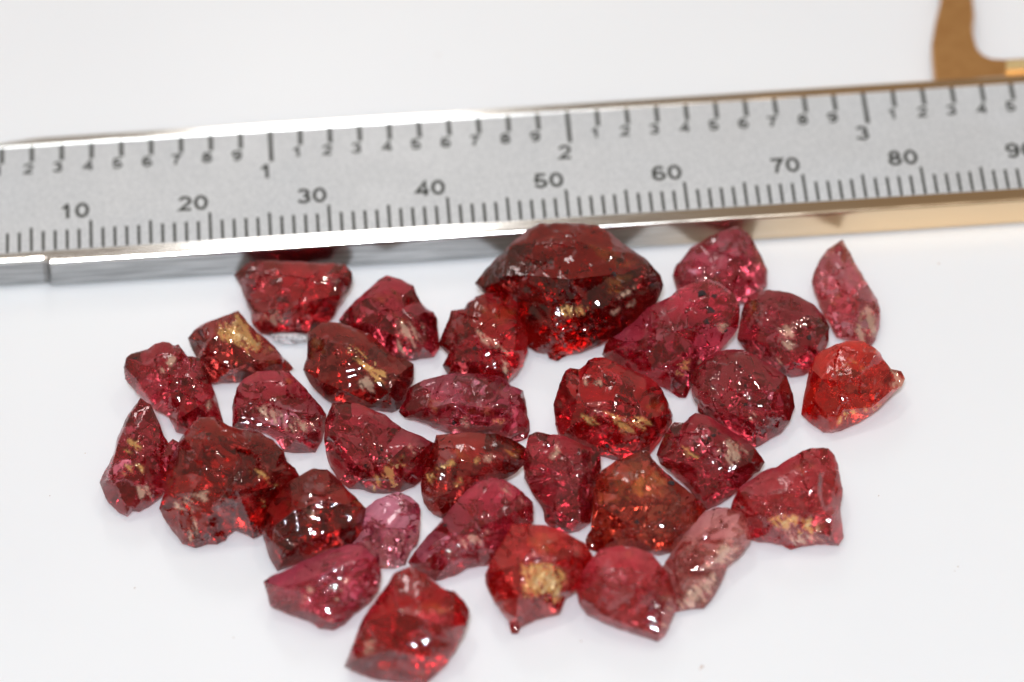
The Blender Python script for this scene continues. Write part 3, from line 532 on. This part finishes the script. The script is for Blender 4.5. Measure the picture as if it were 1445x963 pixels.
 ('coral', 'L', 0, 'red orange garnet with a broad golden window at its front',
  [(88,590),(108,545),(130,500),(165,440),(190,400),(215,352),(290,350),(380,354),(440,374),(500,404),(570,440),(602,500),(580,545),(560,572),(520,660),(470,692),(440,772),(360,790),(280,822),(252,842),(236,872),(215,872),(200,810),(165,760),(130,712),(95,640)],
  [(1.0,[(275,360),(258,530),(245,700),(235,800)]),(.95,[(262,535),(400,530),(520,500)]),(.85,[(510,420),(480,670)]),(.8,[(160,560)]),(.8,[(350,700)])],
  [('gold',[(265,540),(400,535),(470,590),(475,660),(430,730),(350,690),(255,690),(250,620)]),('amber',[(300,400),(420,390),(470,470),(420,500),(310,500)])],[(420,735,8)]),
 ('salmon', 'L', 0, 'pinkish garnet sprinkled with round white glints, front right of centre',
  [(528,650),(540,615),(560,580),(600,520),(640,472),(720,455),(800,460),(890,490),(940,550),(982,620),(1000,680),(1010,740),(972,840),(950,880),(922,907),(850,886),(760,852),(680,822),(580,772),(543,720)],
  [(.9,[(545,690),(650,782),(800,842),(925,880)]),(1.0,[(640,600),(760,640),(900,660)]),(.8,[(740,500),(880,560)]),(.85,[(960,720)])],
  [('amber',[(770,470),(810,470),(800,500),(775,495)]),('tan',[(940,700),(970,690),(990,740),(960,850),(940,850),(955,760)])],[(915,620,12),(900,540,8)]),
 ('peach', 'M', 3.2, 'pale pink and peach garnet, long and see-through, leaning on the orange brown one',
  [(122,700),(140,665),(160,630),(210,570),(240,530),(270,490),(330,422),(390,404),(450,410),(500,422),(530,470),(542,560),(510,610),(480,640),(430,682),(400,770),(350,850),(320,886),(250,890),(190,902),(160,860),(150,800),(140,750)],
  [(1.0,[(180,650),(300,540),(420,470)]),(.9,[(330,700),(430,600),(520,520)]),(.8,[(230,830),(320,760)])],
  [('tan',[(380,610),(420,560),(480,600),(440,630),(460,650),(390,680),(330,690),(400,640)]),('tan',[(190,850),(260,790),(340,740),(390,700),(370,790),(310,870),(210,890)])],[(440,470,8)]),
 ('salmon', 'M', 0, 'wedge shaped pink garnet with a cream and gold base, front right end of the pile',
  [(452,412),(470,360),(492,310),(560,262),(600,235),(640,215),(675,210),(712,183),(760,158),(800,130),(850,116),(922,118),(952,150),(965,195),(972,232),(990,310),(976,400),(985,480),(992,550),(972,582),(900,572),(800,582),(742,600),(700,575),(620,565),(548,555),(530,480)],
  [(1.0,[(500,330),(620,345),(720,325),(870,315)]),(.95,[(575,440),(700,440),(810,425),(940,440)]),(.75,[(820,180),(900,230)]),(.8,[(880,230),(900,420)])],
  [('gold',[(640,460),(700,440),(780,440),(760,500),(700,510)]),('gold',[(790,460),(850,450),(840,500),(900,480),(880,520),(780,530)]),('tan',[(720,520),(780,530),(940,550),(900,565),(760,580)]),('amber',[(750,200),(850,200),(800,250)])],[(795,350,9),(730,405,10),(510,400,10),(700,385,6)]),
 ('clear', 'C', .9, 'tiny colourless chip whitened for its glint beside the gold streaked dark stone',
  [(236,494),(262,482),(330,478),(422,492),(428,528),(360,534),(300,532),(255,516)],
  [(1.0,[(270,500),(400,508)])],[],[]),
]

# ------------------------------------------------------------------ stone builder
def hash2(ix, iy, seed):
    h = (ix.astype(np.int64)*374761393+iy.astype(np.int64)*668265263+seed*974634777) & 0x7fffffff
    h = ((h ^ (h >> 13))*1274126177) & 0x7fffffff
    h = ((h ^ (h >> 16))*1103515245+12345) & 0x7fffffff
    return ((h >> 7) & 0xffff)/65535.0
def vnoise(x, y, seed):
    ix, iy = np.floor(x), np.floor(y); fx, fy = x-ix, y-iy
    fx = fx*fx*(3-2*fx); fy = fy*fy*(3-2*fy)
    a, b_, c_, d_ = hash2(ix, iy, seed), hash2(ix+1, iy, seed), hash2(ix, iy+1, seed), hash2(ix+1, iy+1, seed)
    return (a*(1-fx)+b_*fx)*(1-fy)+(c_*(1-fx)+d_*fx)*fy-0.5
def fbm(x, y, seed, octv=4, gain=0.5):
    r_, a_ = 0, 1.0
    for o in range(octv): r_ = r_+a_*vnoise(x*2**o, y*2**o, seed+o*17); a_ *= gain
    return r_
def chips(x, y, seed, ids=False):
    """Fracture facets: every cell of an uneven grid is its own small tilted plane."""
    best = np.full(x.shape, 1e9); val = np.zeros(x.shape); cid = np.zeros(x.shape)
    ix, iy = np.floor(x), np.floor(y)
    for dx in (-1, 0, 1):
        for dy in (-1, 0, 1):
            cx, cy_ = ix+dx, iy+dy
            px_, py_ = cx+hash2(cx, cy_, seed), cy_+hash2(cx, cy_, seed+1)
            d = (x-px_)**2+(y-py_)**2
            gx, gy = hash2(cx, cy_, seed+2)-.5, hash2(cx, cy_, seed+3)-.5
            v_ = gx*(x-px_)*2+gy*(y-py_)*2+.5*(hash2(cx, cy_, seed+4)-.5)
            k = d < best; best = np.where(k, d, best); val = np.where(k, v_, val); cid = np.where(k, hash2(cx, cy_, seed+5), cid)
    return (val, cid) if ids else val
def inside(poly, P):
    x, y = P[:, 0], P[:, 1]; r_ = np.zeros(len(P), bool); j = len(poly)-1
    for i in range(len(poly)):
        xi, yi = poly[i]; xj, yj = poly[j]
        k = ((yi > y) != (yj > y)) & (x < (xj-xi)*(y-yi)/((yj-yi) if yj != yi else 1e-9)+xi)
        r_ ^= k; j = i
    return r_
def dist_poly(poly, P):
    best = np.full(len(P), 1e9)
    A = np.asarray(poly, float); B = np.roll(A, -1, 0)
    for a, b_ in zip(A, B):
        d = b_-a; t_ = np.clip(((P-a)@d)/(d@d+1e-9), 0, 1)
        best = np.minimum(best, np.hypot(*(P-a-t_[:, None]*d).T))
    return best
def interp(V2, T, W, P, ids=False):
    tid = np.zeros(len(P), int); r_ = np.zeros(len(P)); done = np.zeros(len(P), bool)
    for ti_, (a, b_, c_) in enumerate(T):
        A, B, C_ = V2[a], V2[b_], V2[c_]
        den = (B[1]-C_[1])*(A[0]-C_[0])+(C_[0]-B[0])*(A[1]-C_[1])
        if abs(den) < 1e-9: continue
        l1 = ((B[1]-C_[1])*(P[:, 0]-C_[0])+(C_[0]-B[0])*(P[:, 1]-C_[1]))/den
        l2 = ((C_[1]-A[1])*(P[:, 0]-C_[0])+(A[0]-C_[0])*(P[:, 1]-C_[1]))/den
        l3 = 1-l1-l2
        k = (l1 > -1e-6) & (l2 > -1e-6) & (l3 > -1e-6) & ~done
        r_[k] = l1[k]*W[a]+l2[k]*W[b_]+l3[k]*W[c_]; tid[k] = ti_; done |= k
    return (r_, tid) if ids else r_
PPM = 16.9                     # photo pixels per millimetre
STEP = 2.3
# how much frosted, chipped skin a stone shows beyond the usual
FROST = {13: .45, 18: .55, 29: .35, 5: .15, 31: .15, 15: .2, 7: .12, 10: .15, 11: .1, 27: -.3, 23: -.2, 9: -1, 21: .1, 2: .1, 30: .15}

def build_stone(idx, kind, view, hmm, label, outline, ridges, marks, specks):
    seed = 100+idx*37; rg = random.Random(seed)
    ox, oy, sc_ = VIEW[view]
    conv = lambda pts: [(ox+x/sc_, oy+y/sc_) for x, y in pts]
    OUT = conv(outline)
    sgn = 1 if sum(a[0]*b_[1]-a[1]*b_[0] for a, b_ in zip(OUT, OUT[1:]+OUT[:1])) > 0 else -1
    O2 = []
    for i in range(len(OUT)):
        a, b_ = np.array(OUT[i-1]), np.array(OUT[(i+1) % len(OUT)]); dv = b_-a; nv = sgn*np.array([dv[1], -dv[0]])/(np.hypot(*dv)+1e-9)
        O2.append(tuple(np.array(OUT[i])+nv*1.6))
    OUT = O2
    # chipped outline, resampled
    poly = []
    for i in range(len(OUT)):
        a, b_ = np.array(OUT[i]), np.array(OUT[(i+1) % len(OUT)]); L_ = np.hypot(*(b_-a)); n_ = max(1, int(L_/3.2))
        nr = np.array([-(b_-a)[1], (b_-a)[0]])/(L_+1e-9)
        for k in range(n_):
            q = a+(b_-a)*k/n_
            j_ = 1.5*float(fbm(np.array([q[0]/9.0]), np.array([q[1]/9.0]), seed, 3)[0])
            poly.append(tuple(q+nr*j_))
    area_ = abs(sum(a[0]*b_[1]-a[1]*b_[0] for a, b_ in zip(poly, poly[1:]+poly[:1])))/2
    size = math.sqrt(area_)/PPM                     # mm
    B = .40*size
    # coarse facets
    V2 = [np.array(p) for p in OUT]; Wf = [0.0]*len(OUT); E = [(i, (i+1) % len(OUT)) for i in range(len(OUT))]
    RV = []
    for f, pts in ridges:
        pts = conv(pts); base = len(V2)
        for p in pts:
            d = float(dist_poly(OUT, np.array([p]))[0])/PPM
            V2.append(np.array(p)); Wf.append(B*f*(1-math.exp(-(d+.25)/(.16*size)))*rg.uniform(.92, 1.08)); RV.append(p)
        E += [(base+i, base+i+1) for i in range(len(pts)-1)]
    xs = [p[0] for p in OUT]; ys = [p[1] for p in OUT]
    tries = 0; add = 0
    while add < 4 and tries < 200:
        tries += 1
        p = np.array([rg.uniform(min(xs), max(xs)), rg.uniform(min(ys), max(ys))])
        if not inside(OUT, p[None])[0]: continue
        d = float(dist_poly(OUT, p[None])[0])/PPM
        if d < .10*size or any(np.hypot(*(p-q)) < .17*size*PPM for q in RV): continue
        V2.append(p); RV.append(tuple(p)); Wf.append(B*(1-math.exp(-(d+.2)/(.17*size)))*rg.uniform(.72, .98)); add += 1
    r_ = delaunay_2d_cdt([Vector(v) for v in V2], E, [], 0, 1e-4)
    cv = np.array([tuple(v) for v in r_[0]]); ct = [f for f in r_[2] if len(f) == 3]
    cw = np.array([max([Wf[j] for j in o] or [.5*B]) for o in r_[3]])
    # fine mesh: outline, facet edges and a jittered grid
    pts = list(poly); edges = [(i, (i+1) % len(poly)) for i in range(len(poly))]
    for f, rp in ridges:
        rp = conv(rp)
        for a, b_ in zip(rp, rp[1:]):
            a, b_ = np.array(a), np.array(b_); n_ = max(1, int(np.hypot(*(b_-a))/STEP)); last = None
            for k in range(n_+1):
                q = a+(b_-a)*k/n_
                if inside(poly, q[None])[0] and dist_poly(poly, q[None])[0] > 1.5:
                    pts.append(tuple(q))
                    if last is not None: edges.append((last, len(pts)-1))
                    last = len(pts)-1
                else: last = None
    nb = len(pts)
    gx, gy = np.meshgrid(np.arange(min(xs), max(xs), STEP), np.arange(min(ys), max(ys), STEP))
    G = np.stack([gx.ravel(), gy.ravel()], 1); G += np.random.RandomState(seed).uniform(-.35, .35, G.shape)*STEP
    G = G[inside(poly, G)]; G = G[dist_poly(poly, G) > 1.4]
    pts += [tuple(p) for p in G]
    r_ = delaunay_2d_cdt([Vector(p) for p in pts], edges, [], 1, 1e-4)
    P = np.array([tuple(v) for v in r_[0]]); F = [tuple(f) for f in r_[2]]
    oe = r_[1]; cnt = {}
    for f in F:
        for a, b_ in zip(f, f[1:]+f[:1]): k = (min(a, b_), max(a, b_)); cnt[k] = cnt.get(k, 0)+1
    bnd = set(v for k, c_ in cnt.items() if c_ == 1 for v in k)
    isb = np.zeros(len(P), bool); isb[list(bnd)] = True
    d = dist_poly(poly, P)/PPM; d[isb] = 0
    mx, my = P[:, 0]/PPM, P[:, 1]/PPM
    fade = 1-np.exp(-d/.35)
    rough = np.clip(fbm(mx/2.6, my/2.6, seed+5, 2)*3.0+.30, 0.0, 1)
    SEG = [(np.array(a), np.array(b_)) for f, rp in ridges for a, b_ in zip(conv(rp), conv(rp)[1:])]
    def roughness_at(P_):
        x_, y_ = P_[:, 0]/PPM, P_[:, 1]/PPM
        q_ = np.clip(fbm(x_/2.6, y_/2.6, seed+5, 2)*3.0-.12+FROST.get(idx, 0), 0.0, 1)
        dr = np.full(len(P_), 1e9)
        for a, b_ in SEG:
            dv = b_-a; t_ = np.clip(((P_-a)@dv)/(dv@dv+1e-9), 0, 1); dr = np.minimum(dr, np.hypot(*(P_-a-t_[:, None]*dv).T))
        return np.maximum(q_, np.exp(-(dr/PPM/.3)**2)*np.clip(.55+2.0*fbm(x_/1.2, y_/1.2, seed+6, 2), 0, 1))
    rough = roughness_at(P)
    def front(P_, d_, fade_, mx_, my_, rough_):
        w_ = interp(cv, ct, cw, P_)+.22*(1-np.exp(-d_/.18))
        w_ += fade_*(.07*fbm(mx_/2.6, my_/2.6, seed+1, 2)+(.13+.15*rough_)*chips(mx_/2.1+.15*fbm(mx_, my_, seed+6, 2), my_/2.1, seed+2)*1.5+rough_*(.22*chips(mx_/1.0+3, my_/1.0, seed+3)+.06*chips(mx_/.5+3, my_/.5, seed+9)))
        # curved fracture ripples round a point on the rim
        cx, cy_ = OUT[idx % len(OUT)]; rr_ = np.hypot(mx_-cx/PPM, my_-cy_/PPM)+.3*fbm(mx_/1.5, my_/1.5, seed+8, 2)
        w_ += fade_*(1-rough_)*.05*np.sin(rr_*2*math.pi/1.1)*np.clip(1.2-rr_/(1.0*size), 0, 1)
        return np.maximum(w_, .03*(d_ > 0))
    wf = front(P, d, fade, mx, my, rough); wf[isb] = 0
    # position: the rim runs from the table in front to the top at the back
    ym = P[:, 1]; y0, y1 = max(ys), min(ys)
    V_mm = (y0-y1)/PPM; h = hmm or .54*V_mm
    tt = np.clip((y0-ym)/(y0-y1), 0, 1); z = .22+(h-.22)*tt
    base = at_z(P[:, 0], P[:, 1], z); rd = ray(P[:, 0], P[:, 1])
    # hidden side: down to the table, cut by a few broken planes
    lim = (base[:, 2]-.03)/(-rd[:, 2])
    wb = lim.copy()
    cx, cy_ = np.mean(xs), np.mean(ys)
    for k in range(7):
        an = 2*math.pi*k/7+rg.uniform(-.3, .3); n2 = np.array([math.cos(an), math.sin(an)])
        sup = max(((np.array(OUT)-[cx, cy_])@n2))/PPM
        s_ = sup-((P-[cx, cy_])@n2)/PPM
        wb = np.minimum(wb, .12+s_*rg.uniform(1.3, 2.4))
    wb = np.minimum(wb, 3.0*d*(1+.0*d)+.12*(1-np.exp(-d/.12)))
    wb += fade*(.14*fbm(mx/2.0, my/2.0, seed+21, 3)+.16*chips(mx/1.4, my/1.4, seed+22))
    wb = np.clip(wb, .02, np.maximum(lim, .02)); wb[isb] = 0
    front3 = base-rd*wf[:, None]; back3 = base+rd*wb[:, None]
    front3[:, 2] = np.maximum(front3[:, 2], .03)
    org = np.array([base[:, 0].mean(), base[:, 1].mean(), 0])
    nP = len(P); bi = np.full(nP, -1); inner = np.where(~isb)[0]; bi[isb] = np.where(isb)[0]; bi[inner] = nP+np.arange(len(inner))
    verts = (np.vstack([front3, back3[inner]])-org)*S
    a0 = P[F[0][1]]-P[F[0][0]]; b0 = P[F[0][2]]-P[F[0][0]]
    flip = (a0[0]*b0[1]-a0[1]*b0[0]) > 0                  # picture y runs down
    fr = [tuple(reversed(f)) if flip else f for f in F]
    faces = fr+[tuple(int(bi[v]) for v in reversed(f)) for f in fr]
    o = mesh_obj('garnet_stone', verts, faces, STONE[kind], None, 24)
    o.location = Vector(org)*S
    thick = .32*np.clip((wf+wb)/(.45*size), 0, 1)**1.5; amb = np.zeros(len(P))
    _, cid = chips(mx/2.1+.15*fbm(mx, my, seed+6, 2), my/2.1, seed+2, True); cid2 = (cid*7.31) % 1.0
    _, tid = interp(cv, ct, cw, P, True); tone = np.array([rg.random() for _ in ct])[tid]
    thick = np.clip(thick*(.2+1.3*cid**1.5)*(.35+1.3*tone), 0, 1); rough_z = np.clip(rough*(.5+.9*cid2)+.55*np.clip(cid2-.72, 0, 1), 0, 1)
    for mk, pol in marks:
        if mk == 'amber':  # amber reflections inside the stone, painted as a colour mask
            pol = conv(pol); sd_ = np.where(inside(pol, P), 1, -1)*dist_poly(pol, P)
            amb = np.maximum(amb, np.clip(.35+sd_/12.0+2.2*fbm((mx+.6*my)/.9, (my-.6*mx)/.3, seed+31, 4), 0, 1)*np.clip(1+sd_/6.0, 0, 1))
    if kind == 'clear': thick = thick*0+.9  # white glint put into the chip's body colour
    crust = np.zeros((len(P), 2)); rgk = random.Random(seed+9)  # column 0: tan crust, column 1: golden reflections painted in
    for mk, pol in marks:
        if mk in ('tan', 'gold'):  # tan is crust, gold paints reflections inside the stone
            pol = conv(pol); sd_ = np.where(inside(pol, P), 1, -1)*dist_poly(pol, P); an_ = rgk.uniform(.3, 1.2)
            u_, v_ = (mx*math.cos(an_)-my*math.sin(an_)), (mx*math.sin(an_)+my*math.cos(an_))
            k_ = np.clip(.30+sd_/14.0+2.6*fbm(u_/.22, v_/1.0, seed+41, 4, .65), 0, 1)*np.clip(1+sd_/5.0, 0, 1)
            ci_ = 0 if mk == 'tan' else 1; crust[:, ci_] = np.maximum(crust[:, ci_], .82*k_)
    zone = np.stack([thick, amb, rough_z, amb*0+1], 1); zone = np.vstack([zone, zone[inner]])
    at_ = o.data.color_attributes.new('zone', 'FLOAT_COLOR', 'POINT'); at_.data.foreach_set('color', zone.astype(np.float32).ravel())
    cz = np.stack([crust[:, 0], crust[:, 1], amb*0, amb*0+1], 1); cz = np.vstack([cz, cz[inner]*[0, 0, 1, 1]])
    at2 = o.data.color_attributes.new('crust', 'FLOAT_COLOR', 'POINT'); at2.data.foreach_set('color', cz.astype(np.float32).ravel())  # R = tan crust, G = golden reflections painted in
    o['label'] = label; o['category'] = 'gemstone'; o['group'] = 'rough red garnets piled on the white table'
    # healed cracks: thin air films inside the stone, seen by their reflections
    for k in range(0 if kind == 'pale' else 3):
        for _ in range(40):
            c2 = np.array([rg.uniform(min(xs), max(xs)), rg.uniform(min(ys), max(ys))])
            if inside(poly, c2[None])[0] and dist_poly(poly, c2[None])[0]/PPM > .16*size: break
        else: continue
        rad = rg.uniform(.16, .30)*size*PPM; N = 11; an0 = rg.uniform(0, 6.28); sq = rg.uniform(.35, .8)
        sl = np.array([rg.uniform(-1.3, 1.3), rg.uniform(-1.3, 1.3)]); off = rg.uniform(-.25, .35)
        rings = [(0.001, 0), (.45, 0), (.8, 0), (1.0, 0)]
        Q = []
        for fr_, _z in rings:
            for q in range(N):
                a_ = 2*math.pi*q/N; rr_ = rad*fr_*(1+.25*math.sin(3*a_+an0)*fr_)
                ex, ey = rr_*math.cos(a_), rr_*math.sin(a_)*sq
                Q.append(c2+np.array([ex*math.cos(an0)-ey*math.sin(an0), ex*math.sin(an0)+ey*math.cos(an0)]))
        Q = np.array(Q)
        if not inside(poly, Q).all(): continue
        from_c = (Q-c2)/PPM
        near = [int(np.argmin(((P-q)**2).sum(1))) for q in Q]
        hi = wf[near]-.25; lo = -wb[near]+.25
        i0 = int(np.argmin(((P-c2)**2).sum(1))); midw = (wf[i0]-wb[i0])/2+off*(wf[i0]+wb[i0])/2
        wq = midw+from_c@sl+.12*fbm(Q[:, 0]/PPM/.9, Q[:, 1]/PPM/.9, seed+70+k, 3)
        wq = np.clip(wq, lo, hi)
        if (hi < lo+.1).any(): continue
        zq = .22+(h-.22)*np.clip((y0-Q[:, 1])/(y0-y1), 0, 1)
        rdq = ray(Q[:, 0], Q[:, 1]); X = at_z(Q[:, 0], Q[:, 1], zq)-rdq*wq[:, None]-org
        tk = np.array([.03*(1-r_[0]**2)+.002 for r_ in rings for _q in range(N)])
        A_ = (X-rdq*tk[:, None])*S; B_ = (X+rdq*tk[:, None])*S; nV = len(A_)
        fs_ = []
        for ri in range(3):
            for q in range(N):
                a, b_, c_, d_ = ri*N+q, ri*N+(q+1) % N, (ri+1)*N+(q+1) % N, (ri+1)*N+q
                fs_.append((a, b_, c_, d_)); fs_.append((nV+d_, nV+c_, nV+b_, nV+a))
        for q in range(N):
            a, b_ = 3*N+q, 3*N+(q+1) % N; fs_.append((b_, a, nV+a, nV+b_)[::-1] if False else (a, b_, nV+b_, nV+a)[::-1])
        fs_.append(tuple(range(N))[::-1]); fs_.append(tuple(nV+q for q in range(N)))
        cr = mesh_obj('inner_crack', np.vstack([A_, B_]), fs_, M_crack, o, 60); fix_normals(cr)
    # golden flakes added for inner reflections, lying just under the front surface, dark specks likewise
    def sheet(pol, name, material, depth, thick, sk, streak):
        pol = conv(pol); px = [p[0] for p in pol]; py = [p[1] for p in pol]
        gx, gy = np.meshgrid(np.arange(min(px)-1, max(px)+1, 1.5), np.arange(min(py)-1, max(py)+1, 1.5))
        nx, ny = gx.shape[1], gx.shape[0]
        Q = np.stack([gx.ravel(), gy.ravel()], 1)
        dq = dist_poly(pol, Q); ins = inside(pol, Q)&inside(poly, Q)
        sd = np.where(inside(pol, Q), dq, -dq)
        dd = dist_poly(poly, Q)/PPM
        ca, sa = math.cos(streak), math.sin(streak)
        u, v = (Q[:, 0]*ca+Q[:, 1]*sa)/PPM, (-Q[:, 0]*sa+Q[:, 1]*ca)/PPM
        keep = (sd/16.0+3.0*fbm(u/.6, v/.12, sk, 3) > .62) & inside(poly, Q) & (dd > .14)
        qx, qy = Q[:, 0]/PPM, Q[:, 1]/PPM
        ro_ = roughness_at(Q)
        wq = front(Q, dd, 1-np.exp(-dd/.35), qx, qy, ro_)-depth*(1-np.exp(-dd/.3))+.10*fbm(u/.5, v/.25, sk+3, 3)*.35
        zq = .22+(h-.22)*np.clip((y0-Q[:, 1])/(y0-y1), 0, 1)
        X = at_z(Q[:, 0], Q[:, 1], zq)-ray(Q[:, 0], Q[:, 1])*wq[:, None]-org
        Xb = X+ray(Q[:, 0], Q[:, 1])*thick
        K = keep.reshape(ny, nx); fs_ = []; used = {}
        vs_ = []
        def vid(i, side):
            if (i, side) not in used: used[(i, side)] = len(vs_); vs_.append((X[i] if side == 0 else Xb[i])*S)
            return used[(i, side)]
        cells = K[:-1, :-1]&K[1:, :-1]&K[:-1, 1:]&K[1:, 1:]
        for r__, c__ in zip(*np.where(cells)):
            i0, i1, i2, i3 = r__*nx+c__, r__*nx+c__+1, (r__+1)*nx+c__+1, (r__+1)*nx+c__
            fs_.append((vid(i3, 0), vid(i2, 0), vid(i1, 0), vid(i0, 0)))
            fs_.append((vid(i0, 1), vid(i1, 1), vid(i2, 1), vid(i3, 1)))
            for (rr2, cc2, ea, eb) in ((-1, 0, i0, i1), (0, 1, i1, i2), (1, 0, i2, i3), (0, -1, i3, i0)):
                R_, C_ = r__+rr2, c__+cc2
                if not (0 <= R_ < cells.shape[0] and 0 <= C_ < cells.shape[1] and cells[R_, C_]):
                    fs_.append((vid(ea, 0), vid(eb, 0), vid(eb, 1), vid(ea, 1)))
        if len(fs_) < 12: return
        mesh_obj(name, vs_, fs_, material, o, None)
    for k, (mk, pol) in enumerate(marks):
        if mk == 'gold': sheet(pol, {'gold': 'golden_glint', 'tan': 'tan_crust'}[mk], FLAKE[mk], -.012, .03, seed+50+k*7, rg.uniform(-1.2, -.2))
    if specks:
        vs_, fs_ = [], []
        for x, y, r in specks:
            (px, py), = conv([(x, y)]); Q = np.array([[px, py]])
            if not inside(poly, Q)[0]: continue
            dd = dist_poly(poly, Q)/PPM; qx, qy = Q[:, 0]/PPM, Q[:, 1]/PPM
            ro_ = roughness_at(Q)
            wq = front(Q, dd, 1-np.exp(-dd/.35), qx, qy, ro_)-.06
            zq = .22+(h-.22)*np.clip((y0-Q[:, 1])/(y0-y1), 0, 1)
            c3 = (at_z(Q[:, 0], Q[:, 1], zq)-ray(Q[:, 0], Q[:, 1])*wq[:, None]-org)[0]
            rm = .8*r/sc_/PPM; b0_ = len(vs_); N = 9
            an = rg.uniform(0, 6.28)
            ring = []
            for q in range(N):
                t_ = 2*math.pi*q/N; a_ = rm*rg.uniform(.55, 1.3)
                ring.append(RIGHT*a_*math.cos(t_)*1.25*math.cos(an)**2+RIGHT*a_*math.cos(t_)*.7*math.sin(an)**2+UP*a_*math.sin(t_)*.8)
            for v in ring: vs_.append((c3+v)*S)
            vs_.append((c3-FWD*rm*.3)*S); vs_.append((c3+FWD*rm*.3)*S)
            for q in range(N):
                fs_.append((b0_+q, b0_+(q+1) % N, b0_+N)); fs_.append((b0_+(q+1) % N, b0_+q, b0_+N+1))
        if vs_:
            sp = mesh_obj('black_specks', vs_, fs_, FLAKE['black'], o, None); sp['kind'] = 'stuff'
    return o
for i_, gdef in enumerate(GEMS): build_stone(i_, *gdef)
